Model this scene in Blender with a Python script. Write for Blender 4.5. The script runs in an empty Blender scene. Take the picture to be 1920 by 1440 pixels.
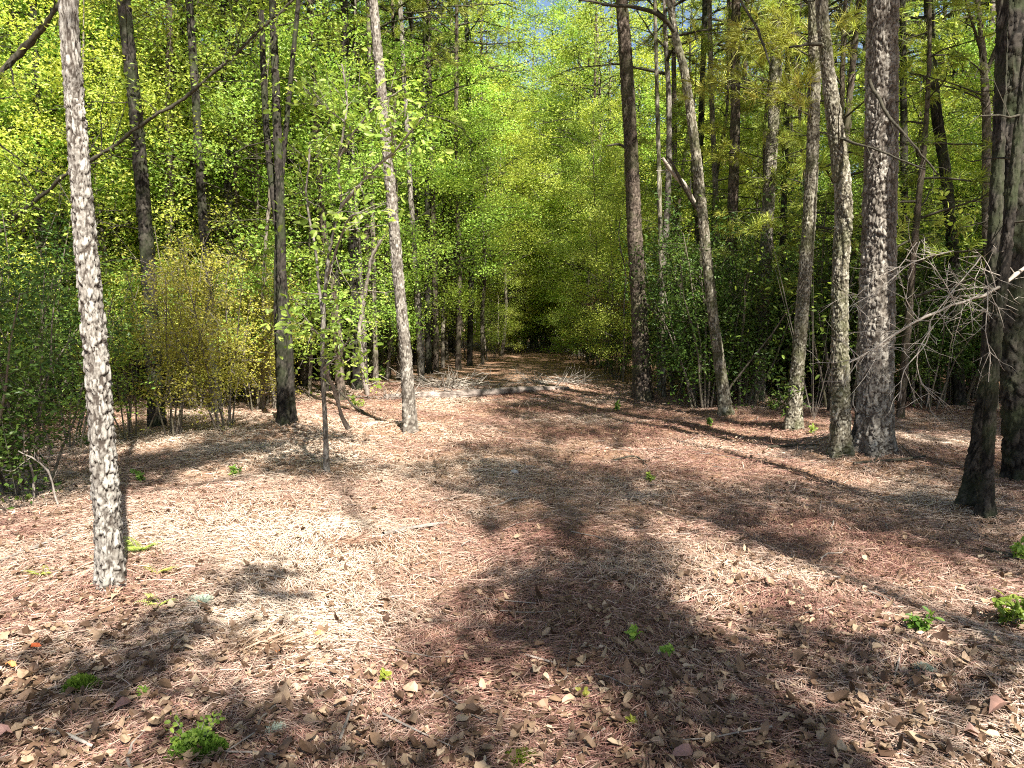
import bpy, math, random
import numpy as np
from mathutils import Vector

rs = np.random.RandomState(11)
random.seed(11)
SC = bpy.context.scene
COL = SC.collection
PI = math.pi

# ------------------------------------------------------------------ camera model
CAM_H = 1.55
F = 1387.0                       # focal length in pixels of the 1920 wide photograph
PITCH = math.radians(5.0)
cp, sp = math.cos(PITCH), math.sin(PITCH)
SUN_EL = math.radians(50)
SUN_AZ = math.radians(25)        # to the right of straight behind the camera
SUN = np.array([math.sin(SUN_AZ) * math.cos(SUN_EL), -math.cos(SUN_AZ) * math.cos(SUN_EL), math.sin(SUN_EL)])


def at(px, py, Y):
    """point of the photograph at depth Y, and metres per photo pixel there"""
    a, b = px - 960.0, 720.0 - py
    d = np.array([a, F * cp + b * sp, -F * sp + b * cp])
    t = Y / d[1]
    return d * t + np.array([0, 0, CAM_H]), t


def project(p):
    x, y, z = p[0], p[1], p[2] - CAM_H
    dep = y * cp - z * sp
    up = y * sp + z * cp
    return 960 + F * x / max(dep, .01), 720 - F * up / max(dep, .01)


# ------------------------------------------------------------------ noise
def _h(ix, iy, s):
    n = (ix.astype(np.int64) * 374761393 + iy.astype(np.int64) * 668265263 + s * 982451653) & 0x7fffffff
    n = ((n ^ (n >> 13)) * 1274126177) & 0x7fffffff
    n = (n ^ (n >> 16)) * 1103515245 & 0x7fffffff
    return (n & 0xffffff) / float(0xffffff)


def vnoise(x, y, s=0):
    ix, iy = np.floor(x), np.floor(y)
    fx, fy = x - ix, y - iy
    fx, fy = fx * fx * (3 - 2 * fx), fy * fy * (3 - 2 * fy)
    a, b = _h(ix, iy, s), _h(ix + 1, iy, s)
    c, d = _h(ix, iy + 1, s), _h(ix + 1, iy + 1, s)
    return (a * (1 - fx) + b * fx) * (1 - fy) + (c * (1 - fx) + d * fx) * fy


def fbm(x, y, s=0, o=3):
    r, a, t = 0, .5, 0
    for k in range(o):
        r = r + a * vnoise(x * 2 ** k + 17.3 * k, y * 2 ** k - 9.1 * k, s + k)
        t += a
        a *= .5
    return r / t - .5


def sstep(a, b, x):
    t = np.clip((x - a) / (b - a), 0, 1)
    return t * t * (3 - 2 * t)


BUMPS = []        # needle mounds heaped round the trunks


def ground_z(x, y):
    x = np.asarray(x, float)
    y = np.asarray(y, float)
    z = .16 * fbm(x * .3, y * .3, 3) + .07 * fbm(x * 1.2, y * 1.2, 5) + .035 * fbm(x * 4.5, y * 4.5, 8, 2)
    bank = sstep(-.6, -2.6, x) * .10 + sstep(3.2, 4.6, x) * .08
    z = z + bank * sstep(1, 4, y)
    for bx, by, br, bh in BUMPS:
        z = z + bh * np.exp(-((x - bx) ** 2 + (y - by) ** 2) / (br * br))
    return z


def ground_at(px, py):
    """where the sight line through a pixel of the photograph first meets the ground"""
    a, b = px - 960.0, 720.0 - py
    d = np.array([a, F * cp + b * sp, -F * sp + b * cp]) / F
    t = np.linspace(.8, 60, 1200)
    for _ in range(2):
        p = d[None] * t[:, None] + np.array([0, 0, CAM_H])
        below = p[:, 2] - ground_z(p[:, 0], p[:, 1]) < 0
        i = max(1, int(np.argmax(below))) if below.any() else len(t) - 1
        t = np.linspace(t[i - 1], t[i], 60)
    p = d * t[30] + np.array([0, 0, CAM_H])
    return np.array([p[0], p[1], float(ground_z(p[0], p[1]))])


for _px, _py, _r, _h2 in ((210, 1095, .32, .07), (769, 808, .45, .09), (613, 885, .3, .05), (1206, 747, .6, .12), (1362, 775, .4, .08), (1486, 803, .45, .1), (1577, 848, .5, .10), (1640, 838, .75, .14),
                           (1846, 968, .4, .07), (532, 795, .6, .12), (1418, 748, .45, .09), (642, 1015, .28, .09), (480, 1100, .3, .05), (1100, 1060, .6, .05)):
    _g = ground_at(_px, _py)
    BUMPS.append((_g[0], _g[1], _r, _h2))


# ------------------------------------------------------------------ mesh helpers
class Buf:
    def __init__(self):
        self.v, self.f, self.a, self.n = [], [], {}, 0

    def add(self, V, Fs, **attrs):
        V = np.asarray(V, np.float32).reshape(-1, 3)
        if not isinstance(Fs, (list, tuple)):
            Fs = [Fs]
        for q in Fs:
            self.f.append(np.asarray(q, np.int64) + self.n)
        for k, w in attrs.items():
            w = np.asarray(w, np.float32)
            if w.ndim == 0:
                w = np.full(len(V), float(w), np.float32)
            self.a.setdefault(k, []).append(w)
        self.v.append(V)
        self.n += len(V)

    def mesh(self, name, mat, smooth=False):
        me = bpy.data.meshes.new(name)
        V = np.concatenate(self.v)
        me.vertices.add(len(V))
        me.vertices.foreach_set('co', V.ravel())
        loops = np.concatenate([q.ravel() for q in self.f])
        cnt = np.concatenate([np.full(len(q), q.shape[1]) for q in self.f])
        st = np.concatenate([[0], np.cumsum(cnt)[:-1]])
        me.loops.add(len(loops))
        me.loops.foreach_set('vertex_index', loops.astype(np.int32))
        me.polygons.add(len(cnt))
        me.polygons.foreach_set('loop_start', st.astype(np.int32))
        me.polygons.foreach_set('use_smooth', np.full(len(cnt), smooth))
        for k, w in self.a.items():
            at_ = me.attributes.new(k, 'FLOAT', 'POINT')
            at_.data.foreach_set('value', np.concatenate(w).astype(np.float32))
        me.update(calc_edges=True)
        me.materials.append(mat)
        return me


def link(name, me, parent=None):
    o = bpy.data.objects.new(name, me)
    COL.objects.link(o)
    if parent is not None:
        o.parent = parent
    return o


def tag(o, label=None, cat=None, group=None, kind=None):
    if label:
        o['label'] = label
    if cat:
        o['category'] = cat
    if group:
        o['group'] = group
    if kind:
        o['kind'] = kind
    return o


def empty(name, loc, label, cat, group=None):
    o = bpy.data.objects.new(name, None)
    o.empty_display_size = .2
    COL.objects.link(o)
    o.location = [float(q) for q in loc]
    return tag(o, label, cat, group)


def copy_thing(src, loc, rotz, scale, label=None, group=None):
    c = src.copy()
    COL.objects.link(c)
    c.location = [float(q) for q in loc]
    c.rotation_euler = (0, 0, rotz)
    c.scale = scale if isinstance(scale, tuple) else (scale,) * 3
    if label:
        c['label'] = label
    if group:
        c['group'] = group
    for ch in src.children:
        d = ch.copy()
        COL.objects.link(d)
        d.parent = c
    return c


def unit(v):
    return v / np.maximum(np.linalg.norm(v, axis=-1, keepdims=True), 1e-9)


def tube(buf, pts, rad, sides=5, **attrs):
    pts = np.asarray(pts, float)
    rad = np.asarray(rad, float)
    n = len(pts)
    t = unit(np.gradient(pts, axis=0))
    ref = np.array([0, 0, 1.0]) if abs(t[:, 2].mean()) < .8 else np.array([1.0, 0, 0])
    a = unit(np.cross(t, ref))
    b = np.cross(t, a)
    th = np.arange(sides) / sides * 2 * PI
    V = pts[:, None] + rad[:, None, None] * (np.cos(th)[None, :, None] * a[:, None] + np.sin(th)[None, :, None] * b[:, None])
    i = np.arange(n - 1)[:, None] * sides
    j = np.arange(sides)[None]
    k = (j + 1) % sides
    Q = np.stack([i + j, i + k, i + sides + k, i + sides + j], -1).reshape(-1, 4)
    buf.add(V.reshape(-1, 3), Q, **attrs)


def curve(ctrl, step):
    """Catmull-Rom through the control rows (any columns), sampled about every step metres"""
    c = np.asarray(ctrl, float)
    c = np.vstack([2 * c[0] - c[1], c, 2 * c[-1] - c[-2]])
    out = []
    for i in range(1, len(c) - 2):
        L = np.linalg.norm(c[i + 1][:3] - c[i][:3])
        m = max(2, int(L / step))
        u = (np.arange(m) / m)[:, None]
        p0, p1, p2, p3 = c[i - 1], c[i], c[i + 1], c[i + 2]
        out.append(.5 * ((2 * p1) + (-p0 + p2) * u + (2 * p0 - 5 * p1 + 4 * p2 - p3) * u ** 2 + (-p0 + 3 * p1 - 3 * p2 + p3) * u ** 3))
    out.append(c[-2][None])
    return np.concatenate(out)


def cells(u, v, nu, s):
    """2-D cellular noise, u wraps at nu: gap between the two nearest cells, random of nearest"""
    iu, iv = np.floor(u), np.floor(v)
    f1 = np.full(u.shape, 9.)
    f2 = np.full(u.shape, 9.)
    rr = np.zeros(u.shape)
    dd = np.zeros(u.shape)
    for du in (-1, 0, 1):
        for dv in (-1, 0, 1):
            cu, cv = iu + du, iv + dv
            w = np.mod(cu, nu)
            px = cu + .1 + .8 * _h(w, cv, s)
            py = cv + .1 + .8 * _h(w, cv, s + 7)
            d = np.hypot(px - u, py - v)
            r = _h(w, cv, s + 13)
            near = d < f1
            f2 = np.where(near, f1, np.minimum(f2, d))
            rr = np.where(near, r, rr)
            dd = np.where(near, v - py, dd)
            f1 = np.where(near, d, f1)
    return f2 - f1, rr, dd


def trunk_buf(ctrl, sides=40, step=.02, plate=.07, tall=1.3, amp=.012, seed=0, flare=.25, base_z=0.0):
    """bark-plated trunk. ctrl rows: x, y, z, radius"""
    c = curve(ctrl, step)
    pts, rad = c[:, :3], np.maximum(c[:, 3], .004)
    n = len(pts)
    hh = pts[:, 2] - pts[0, 2]
    rad = rad * (1 + flare * np.exp(-np.maximum(hh, 0) / .16))
    t = unit(np.gradient(pts, axis=0))
    a = unit(np.cross(t, np.array([0, 1.0, 0])))
    b = np.cross(t, a)
    th = np.arange(sides) / sides * 2 * PI
    arc = np.concatenate([[0], np.cumsum(np.linalg.norm(np.diff(pts, axis=0), axis=1))])
    U, W = np.meshgrid(th / (2 * PI), arc)
    nu = max(4, int(round(2 * PI * rad[0] / plate)))
    cu, su = np.cos(U * 2 * PI) * rad[0] / plate, np.sin(U * 2 * PI) * rad[0] / plate
    zz = W / plate
    wob = 1.1 * fbm(cu * .9 + zz * .5, su * .9 - zz * .8, seed + 40, 3)
    wob2 = 1.3 * fbm(cu * 1.3 - zz * .7 + 31, su * 1.3 + zz * .9, seed + 41, 3)
    e, r, dv = cells(U * nu + wob, W / (plate * tall) + wob2, nu, seed)
    nu2 = nu * 2 + 1
    e2, r2, dv2 = cells(U * nu2 + wob2 * 1.6, W / (plate * tall) * 1.9 + wob * 1.6, nu2, seed + 3)
    mod = fbm(cu * .55 + zz * .3 + 7, su * .55 + zz * .45, seed + 21, 2) + .5
    pit = fbm(cu * 1.6 + zz * .9, su * 1.6 - zz * 1.1 + 3, seed + 55, 3)
    t0 = .30 * sstep(.3, .8, mod)
    p = sstep(t0 * .35, t0 + .06, e) * (1 - (1 - sstep(.0, .12, e2)) * sstep(.35, .65, 1 - mod) * .75)
    p = p * (1 - .9 * sstep(.13, .22, pit))
    relief = p * (.45 + .7 * r - .55 * dv) + .35 * (r2 - .6 * dv2)
    big = fbm(np.cos(th)[None] * 1.1 + 3 + 0 * W, W * 1.1 + np.sin(th)[None], seed + 9, 3)
    flr = np.exp(-np.maximum(hh, 0) / .17)[:, None] * (.26 * np.cos(th * 5 + seed)[None] + .12 * np.cos(th * 3 + 2 * seed)[None]) * (flare > 0)
    R = rad[:, None] * (1 + .14 * big + flr) + np.minimum(amp, rad[:, None] * .22) * (relief - .7)
    V = pts[:, None] + R[..., None] * (np.cos(th)[None, :, None] * a[:, None] + np.sin(th)[None, :, None] * b[:, None])
    i = np.arange(n - 1)[:, None] * sides
    j = np.arange(sides)[None]
    k = (j + 1) % sides
    Q = np.stack([i + j, i + k, i + sides + k, i + sides + j], -1).reshape(-1, 4)
    buf = Buf()
    buf.add(V.reshape(-1, 3), Q, plate=p.ravel(), rnd=(.65 * r + .35 * r2).ravel())
    return buf


# ------------------------------------------------------------------ leaves
def leaf_quads(buf, C, D, N, L, W, rnd, fold=.18):
    n = len(C)
    D = unit(D)
    S = unit(np.cross(D, N))
    N = np.cross(S, D)
    L = L[:, None]
    W = W[:, None]
    V = np.stack([C, C + .45 * L * D + .5 * W * S + fold * W * N, C + L * D - .12 * L * N, C + .45 * L * D - .5 * W * S + fold * W * N], 1)
    i = np.arange(n)[:, None] * 4
    Fq = np.concatenate([i + np.array([[0, 2, 1]]), i + np.array([[0, 3, 2]])])
    buf.add(V.reshape(-1, 3), Fq, rnd=np.repeat(rnd, 4))


def leaf_big(buf, C, D, N, L, W, rnd, fold=.15, curl=.2, ragged=None):
    """an oval leaf of ten vertices, folded on its midrib and curled lengthwise"""
    n = len(C)
    D = unit(D)
    S = unit(np.cross(D, N))
    N = np.cross(S, D)
    ts = [0, .22, .5, .8, 1.0]
    ws = [0, .82, 1.0, .74, 0]
    rows = []
    cu = curl if np.ndim(curl) else np.full(n, curl)
    for t, w in zip(ts, ws):
        mid = C + (t * L)[:, None] * D - ((t - .3) ** 2 * cu * L)[:, None] * N
        if w == 0:
            rows.append(mid)
        else:
            off = (.5 * w * W)[:, None]
            lift = (fold * w * W)[:, None]
            ra = rb = 1.0
            la, lb_ = lift, lift
            if ragged is not None:
                ra, rb = ragged.uniform(.7, 1.2, (n, 1)), ragged.uniform(.7, 1.2, (n, 1))
                la, lb_ = lift + ragged.normal(0, .14, (n, 1)) * W[:, None], lift + ragged.normal(0, .14, (n, 1)) * W[:, None]
            rows += [mid - off * ra * S + la * N, mid, mid + off * rb * S + lb_ * N]
    V = np.stack(rows, 1)              # base, l m r, l m r, l m r, tip = 11
    i = np.arange(n)[:, None] * 11
    tri = np.array([[0, 2, 1], [0, 3, 2], [7, 8, 10], [8, 9, 10]])
    qd = np.array([[1, 2, 5, 4], [2, 3, 6, 5], [4, 5, 8, 7], [5, 6, 9, 8]])
    Ft = (i[:, None] + tri[None]).reshape(-1, 3)
    Fq = (i[:, None] + qd[None]).reshape(-1, 4)
    buf.add(V.reshape(-1, 3), [Ft, Fq], rnd=np.repeat(rnd, 11))


def rand_unit(n, r):
    return unit(r.normal(size=(n, 3)))


def leaves_on(buf, P, r, per=14, L=(.05, .08), asp=.6, spread=.1, up=1.0, big=False):
    """leaves round twig points P (m, 3)"""
    C = np.repeat(P, per, 0) + r.normal(size=(len(P) * per, 3)) * spread * np.array([1, 1, .7])
    n = len(C)
    D = rand_unit(n, r) * np.array([1, 1, .6])
    N = r.normal(size=(n, 3)) * .6 + np.array([.3, -.62, .95 * up])
    Ls = r.uniform(L[0], L[1], n)
    tint = np.repeat(r.uniform(0, 1, len(P)), per)
    rnd = np.clip(.55 * tint + .45 * r.uniform(0, 1, n), 0, 1)
    (leaf_big if big else leaf_quads)(buf, C, D, unit(N), Ls, Ls * asp * r.uniform(.8, 1.2, n), rnd)


def tufts_on(buf, P, D, r, per=26, L=.16, w=.006):
    n = len(P) * per
    C = np.repeat(P, per, 0)
    dd = unit(np.repeat(unit(D), per, 0) * .7 + r.normal(size=(n, 3)) * .55)
    C = C - np.repeat(unit(D), per, 0) * r.uniform(0, .14, n)[:, None]
    S = unit(np.cross(dd, r.normal(size=(n, 3))))
    Ls = (r.uniform(.7, 1.15, n) * L)[:, None]
    ww = w * .5
    mid = C + dd * Ls * .55 + np.array([0, 0, -.006])
    tip = C + dd * Ls + np.array([0, 0, -.03]) * (Ls / .16)
    V = np.stack([C - S * ww, C + S * ww, mid + S * ww, mid - S * ww, tip], 1)
    i = np.arange(n)[:, None] * 5
    tint = np.repeat(r.uniform(0, 1, len(P)), per)
    rnd = np.clip(.6 * tint + .4 * r.uniform(0, 1, n), 0, 1)
    buf.add(V.reshape(-1, 3), [i + np.array([[0, 1, 2, 3]]), i + np.array([[3, 2, 4]])], rnd=np.repeat(rnd, 5))


# ------------------------------------------------------------------ materials
def new_mat(name):
    m = bpy.data.materials.new(name)
    m.use_nodes = True
    nt = m.node_tree
    nt.nodes.clear()
    return m, nt, nt.nodes, nt.links


def ramp(nodes, stops):
    r = nodes.new('ShaderNodeValToRGB')
    e = r.color_ramp.elements
    e[0].position, e[0].color = stops[0][0], (*stops[0][1], 1)
    e[1].position, e[1].color = stops[-1][0], (*stops[-1][1], 1)
    for p, c in stops[1:-1]:
        q = e.new(p)
        q.color = (*c, 1)
    return r


def attr(nodes, name):
    a = nodes.new('ShaderNodeAttribute')
    a.attribute_name = name
    return a


def leaf_mat(name, stops, trans=.5, tint=(1.12, 1.08, .75), var=.32, rough=.45, spec=.35):
    m, nt, N, Lk = new_mat(name)
    r = ramp(N, stops)
    Lk.new(attr(N, 'rnd').outputs['Fac'], r.inputs[0])
    oi = N.new('ShaderNodeObjectInfo')
    hs = N.new('ShaderNodeHueSaturation')
    mr = N.new('ShaderNodeMapRange')
    mr.inputs['To Min'].default_value = 1 - var
    mr.inputs['To Max'].default_value = 1 + var
    Lk.new(oi.outputs['Random'], mr.inputs['Value'])
    Lk.new(mr.outputs[0], hs.inputs['Value'])
    mh = N.new('ShaderNodeMapRange')
    mh.inputs['To Min'].default_value = .472
    mh.inputs['To Max'].default_value = .522
    mm = N.new('ShaderNodeMath')
    mm.operation = 'FRACT'
    mu = N.new('ShaderNodeMath')
    mu.operation = 'MULTIPLY'
    mu.inputs[1].default_value = 7.31
    Lk.new(oi.outputs['Random'], mu.inputs[0])
    Lk.new(mu.outputs[0], mm.inputs[0])
    Lk.new(mm.outputs[0], mh.inputs['Value'])
    Lk.new(mh.outputs[0], hs.inputs['Hue'])
    Lk.new(r.outputs[0], hs.inputs['Color'])
    b = N.new('ShaderNodeBsdfPrincipled')
    b.inputs['Roughness'].default_value = rough
    b.inputs['Specular IOR Level'].default_value = spec
    Lk.new(hs.outputs[0], b.inputs['Base Color'])
    o = N.new('ShaderNodeOutputMaterial')
    if trans > 0:
        tr = N.new('ShaderNodeBsdfTranslucent')
        mx = N.new('ShaderNodeMix')
        mx.data_type = 'RGBA'
        mx.blend_type = 'MULTIPLY'
        mx.inputs[0].default_value = 1
        mx.inputs[7].default_value = (*tint, 1)
        Lk.new(hs.outputs[0], mx.inputs[6])
        Lk.new(mx.outputs[2], tr.inputs[0])
        ms = N.new('ShaderNodeMixShader')
        ms.inputs[0].default_value = trans
        Lk.new(b.outputs[0], ms.inputs[1])
        Lk.new(tr.outputs[0], ms.inputs[2])
        Lk.new(ms.outputs[0], o.inputs[0])
    else:
        Lk.new(b.outputs[0], o.inputs[0])
    return m


def bark_plate_mat(name, crack, plates, bump=.5, moss=None):
    """bark whose plates and fissures come from the modelled relief"""
    m, nt, N, Lk = new_mat(name)
    r = ramp(N, plates)
    tc = N.new('ShaderNodeTexCoord')
    nz = N.new('ShaderNodeTexNoise')
    nz.inputs['Scale'].default_value = 38
    nz.inputs['Detail'].default_value = 5
    nz.inputs['Roughness'].default_value = .7
    Lk.new(tc.outputs['Object'], nz.inputs['Vector'])
    ad = N.new('ShaderNodeMath')
    ad.operation = 'MULTIPLY_ADD'
    ad.inputs[1].default_value = .9
    Lk.new(nz.outputs['Fac'], ad.inputs[0])
    sb = N.new('ShaderNodeMath')
    sb.operation = 'MULTIPLY_ADD'
    sb.inputs[1].default_value = .6
    sb.inputs[2].default_value = -.28
    Lk.new(attr(N, 'rnd').outputs['Fac'], sb.inputs[0])
    Lk.new(sb.outputs[0], ad.inputs[2])
    Lk.new(ad.outputs[0], r.inputs[0])
    mx = N.new('ShaderNodeMix')
    mx.data_type = 'RGBA'
    mx.inputs[6].default_value = (*crack, 1)
    n2 = N.new('ShaderNodeTexNoise')
    n2.inputs['Scale'].default_value = 90
    n2.inputs['Detail'].default_value = 3
    Lk.new(tc.outputs['Object'], n2.inputs['Vector'])
    a2 = N.new('ShaderNodeMath')
    a2.operation = 'MULTIPLY_ADD'
    a2.inputs[1].default_value = .7
    a2.inputs[2].default_value = -.35
    Lk.new(n2.outputs['Fac'], a2.inputs[0])
    a3 = N.new('ShaderNodeMath')
    a3.use_clamp = True
    Lk.new(attr(N, 'plate').outputs['Fac'], a3.inputs[0])
    Lk.new(a2.outputs[0], a3.inputs[1])
    Lk.new(a3.outputs[0], mx.inputs[0])
    Lk.new(r.outputs[0], mx.inputs[7])
    col = mx.outputs[2]
    if moss:
        n3 = N.new('ShaderNodeTexNoise')
        n3.inputs['Scale'].default_value = 3.5
        n3.inputs['Detail'].default_value = 4
        Lk.new(tc.outputs['Object'], n3.inputs['Vector'])
        rr = ramp(N, [(.45, (0, 0, 0)), (.62, (1, 1, 1))])
        Lk.new(n3.outputs['Fac'], rr.inputs[0])
        fm = N.new('ShaderNodeMath')
        fm.operation = 'MULTIPLY'
        fm.inputs[1].default_value = .6
        Lk.new(rr.outputs[0], fm.inputs[0])
        m2 = N.new('ShaderNodeMix')
        m2.data_type = 'RGBA'
        m2.inputs[7].default_value = (*moss, 1)
        Lk.new(fm.outputs[0], m2.inputs[0])
        Lk.new(col, m2.inputs[6])
        col = m2.outputs[2]
    b = N.new('ShaderNodeBsdfPrincipled')
    b.inputs['Roughness'].default_value = .9
    b.inputs['Specular IOR Level'].default_value = .15
    Lk.new(col, b.inputs['Base Color'])
    bp = N.new('ShaderNodeBump')
    bp.inputs['Strength'].default_value = bump
    bp.inputs['Distance'].default_value = .012
    Lk.new(nz.outputs['Fac'], bp.inputs['Height'])
    Lk.new(bp.outputs[0], b.inputs['Normal'])
    o = N.new('ShaderNodeOutputMaterial')
    Lk.new(b.outputs[0], o.inputs[0])
    return m


def twig_mat(name, c1, c2, scale=30):
    m, nt, N, Lk = new_mat(name)
    tc = N.new('ShaderNodeTexCoord')
    nz = N.new('ShaderNodeTexNoise')
    nz.inputs['Scale'].default_value = scale
    nz.inputs['Detail'].default_value = 4
    Lk.new(tc.outputs['Object'], nz.inputs['Vector'])
    r = ramp(N, [(.3, c1), (.7, c2)])
    Lk.new(nz.outputs['Fac'], r.inputs[0])
    b = N.new('ShaderNodeBsdfPrincipled')
    b.inputs['Roughness'].default_value = .85
    b.inputs['Specular IOR Level'].default_value = .2
    Lk.new(r.outputs[0], b.inputs['Base Color'])
    bp = N.new('ShaderNodeBump')
    bp.inputs['Strength'].default_value = .4
    bp.inputs['Distance'].default_value = .006
    Lk.new(nz.outputs['Fac'], bp.inputs['Height'])
    Lk.new(bp.outputs[0], b.inputs['Normal'])
    o = N.new('ShaderNodeOutputMaterial')
    Lk.new(b.outputs[0], o.inputs[0])
    return m


def ground_mat():
    m, nt, N, Lk = new_mat('needle litter soil')
    tc = N.new('ShaderNodeTexCoord')
    big = N.new('ShaderNodeTexNoise')
    big.inputs['Scale'].default_value = .9
    big.inputs['Detail'].default_value = 6
    big.inputs['Roughness'].default_value = .65
    Lk.new(tc.outputs['Object'], big.inputs['Vector'])
    fine = []
    for k, rot in enumerate((.3, 1.25, 2.3)):
        mp = N.new('ShaderNodeMapping')
        mp.inputs['Rotation'].default_value = (0, 0, rot)
        mp.inputs['Scale'].default_value = (14, 150, 60)
        n = N.new('ShaderNodeTexNoise')
        n.inputs['Scale'].default_value = 1
        n.inputs['Detail'].default_value = 3
        n.inputs['Distortion'].default_value = .8
        Lk.new(tc.outputs['Object'], mp.inputs['Vector'])
        Lk.new(mp.outputs[0], n.inputs['Vector'])
        fine.append(n)
    mxm = N.new('ShaderNodeMath')
    mxm.operation = 'MAXIMUM'
    Lk.new(fine[0].outputs['Fac'], mxm.inputs[0])
    Lk.new(fine[1].outputs['Fac'], mxm.inputs[1])
    mx2 = N.new('ShaderNodeMath')
    mx2.operation = 'MAXIMUM'
    Lk.new(mxm.outputs[0], mx2.inputs[0])
    Lk.new(fine[2].outputs['Fac'], mx2.inputs[1])
    c1 = ramp(N, [(.38, (.08, .04, .03)), (.55, (.25, .155, .105)), (.72, (.48, .375, .265))])
    Lk.new(mx2.outputs[0], c1.inputs[0])
    c2 = ramp(N, [(.3, (.55, .42, .36)), (.5, (1, .92, .86)), (.7, (1.0, 1.0, 1.0))])
    Lk.new(big.outputs['Fac'], c2.inputs[0])
    mul = N.new('ShaderNodeMix')
    mul.data_type = 'RGBA'
    mul.blend_type = 'MULTIPLY'
    mul.inputs[0].default_value = 1
    Lk.new(c1.outputs[0], mul.inputs[6])
    Lk.new(c2.outputs[0], mul.inputs[7])
    b = N.new('ShaderNodeBsdfPrincipled')
    b.inputs['Roughness'].default_value = .95
    b.inputs['Specular IOR Level'].default_value = .1
    Lk.new(mul.outputs[2], b.inputs['Base Color'])
    bp = N.new('ShaderNodeBump')
    bp.inputs['Strength'].default_value = .8
    bp.inputs['Distance'].default_value = .02
    Lk.new(mx2.outputs[0], bp.inputs['Height'])
    Lk.new(bp.outputs[0], b.inputs['Normal'])
    o = N.new('ShaderNodeOutputMaterial')
    Lk.new(b.outputs[0], o.inputs[0])
    return m


G_FRESH = [(0, (.18, .29, .04)), (.5, (.37, .50, .08)), (1, (.60, .70, .17))]
G_MID = [(0, (.075, .145, .025)), (.5, (.21, .32, .05)), (1, (.42, .52, .10))]
G_DARK = [(0, (.025, .06, .012)), (.5, (.06, .12, .02)), (1, (.13, .2, .035))]
G_OCHRE = [(0, (.18, .20, .03)), (.5, (.36, .38, .06)), (1, (.56, .54, .12))]
G_PINE = [(0, (.11, .17, .02)), (.5, (.29, .36, .05)), (1, (.52, .54, .13))]
MAT = dict(
    fresh=leaf_mat('fresh spring leaf', G_FRESH),
    mid=leaf_mat('green leaf', G_MID),
    dark=leaf_mat('dark glossy leaf', G_DARK, trans=.25, spec=.2),
    ochre=leaf_mat('ochre young leaf', G_OCHRE),
    pine=leaf_mat('pine needle', G_PINE, trans=.3),
    rust=leaf_mat('rusty dead leaf', [(0, (.10, .04, .02)), (1, (.30, .15, .06))], trans=.3),
    moss=leaf_mat('moss', [(0, (.05, .09, .01)), (1, (.2, .28, .04))], trans=.2, spec=.1),
    lichen=leaf_mat('pale lichen', [(0, (.28, .34, .26)), (1, (.5, .55, .45))], trans=.1, spec=.1),
    litter=leaf_mat('fallen leaf', [(0, (.05, .021, .015)), (.35, (.17, .090, .064)), (.75, (.36, .235, .17)), (1, (.52, .40, .31))], trans=.12, var=.0, spec=.25, rough=.6),
    redleaf=leaf_mat('red fallen leaf', [(0, (.5, .06, .025)), (1, (.6, .12, .05))], trans=.2, var=0),
    orangeleaf=leaf_mat('orange fallen leaf', [(0, (.6, .28, .07)), (1, (.65, .33, .1))], trans=.2, var=0),
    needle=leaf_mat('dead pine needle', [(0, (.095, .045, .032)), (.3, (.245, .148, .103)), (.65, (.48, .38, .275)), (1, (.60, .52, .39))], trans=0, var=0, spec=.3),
    deadgrass=leaf_mat('dead grass', [(0, (.36, .24, .16)), (1, (.68, .54, .38))], trans=.2, var=0),
    b_pale=bark_plate_mat('pale scaly bark', (.052, .041, .033), [(.2, (.13, .115, .098)), (.5, (.27, .25, .22)), (.85, (.41, .39, .35))]),
    b_grey=bark_plate_mat('grey scaly bark', (.05, .04, .031), [(.2, (.10, .083, .067)), (.5, (.21, .188, .158)), (.85, (.42, .39, .335))]),
    b_mott=bark_plate_mat('mottled bark', (.034, .027, .018), [(.2, (.07, .058, .038)), (.5, (.20, .18, .135)), (.85, (.50, .47, .385))], moss=(.06, .065, .025)),
    b_brown=bark_plate_mat('brown furrowed bark', (.02, .014, .010), [(.2, (.05, .038, .028)), (.5, (.11, .085, .066)), (.85, (.22, .18, .145))], moss=(.06, .062, .03)),
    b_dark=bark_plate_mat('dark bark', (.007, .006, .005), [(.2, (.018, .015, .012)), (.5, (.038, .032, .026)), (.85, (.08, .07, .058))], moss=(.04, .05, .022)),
    b_slim=bark_plate_mat('thin smooth bark', (.05, .04, .03), [(.2, (.11, .09, .07)), (.5, (.2, .17, .14)), (.85, (.33, .29, .24))], moss=(.1, .1, .05)),
    t_dark=twig_mat('dark twig bark', (.02, .018, .012), (.07, .062, .043)),
    t_grey=twig_mat('grey twig bark', (.12, .10, .085), (.28, .245, .21)),
    t_pale=twig_mat('bare dead twig', (.22, .19, .155), (.42, .375, .32)),
    log=twig_mat('weathered log', (.06, .045, .036), (.36, .30, .26), 9),
    stone=twig_mat('pale stone', (.4, .37, .34), (.6, .56, .52)),
    cone=twig_mat('pine cone', (.10, .06, .045), (.26, .18, .14), 60),
    soil=ground_mat(),
)

# ------------------------------------------------------------------ ground
def axis(lo, hi, f0, f1, step, grow=1.16):
    a = list(np.arange(f0, f1 + 1e-6, step))
    s, x = step, f1
    while x < hi:
        s = min(s * grow, 6)
        x += s
        a.append(x)
    s, x = step, f0
    while x > lo:
        s = min(s * grow, 6)
        x -= s
        a.insert(0, x)
    return np.array(a)


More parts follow.
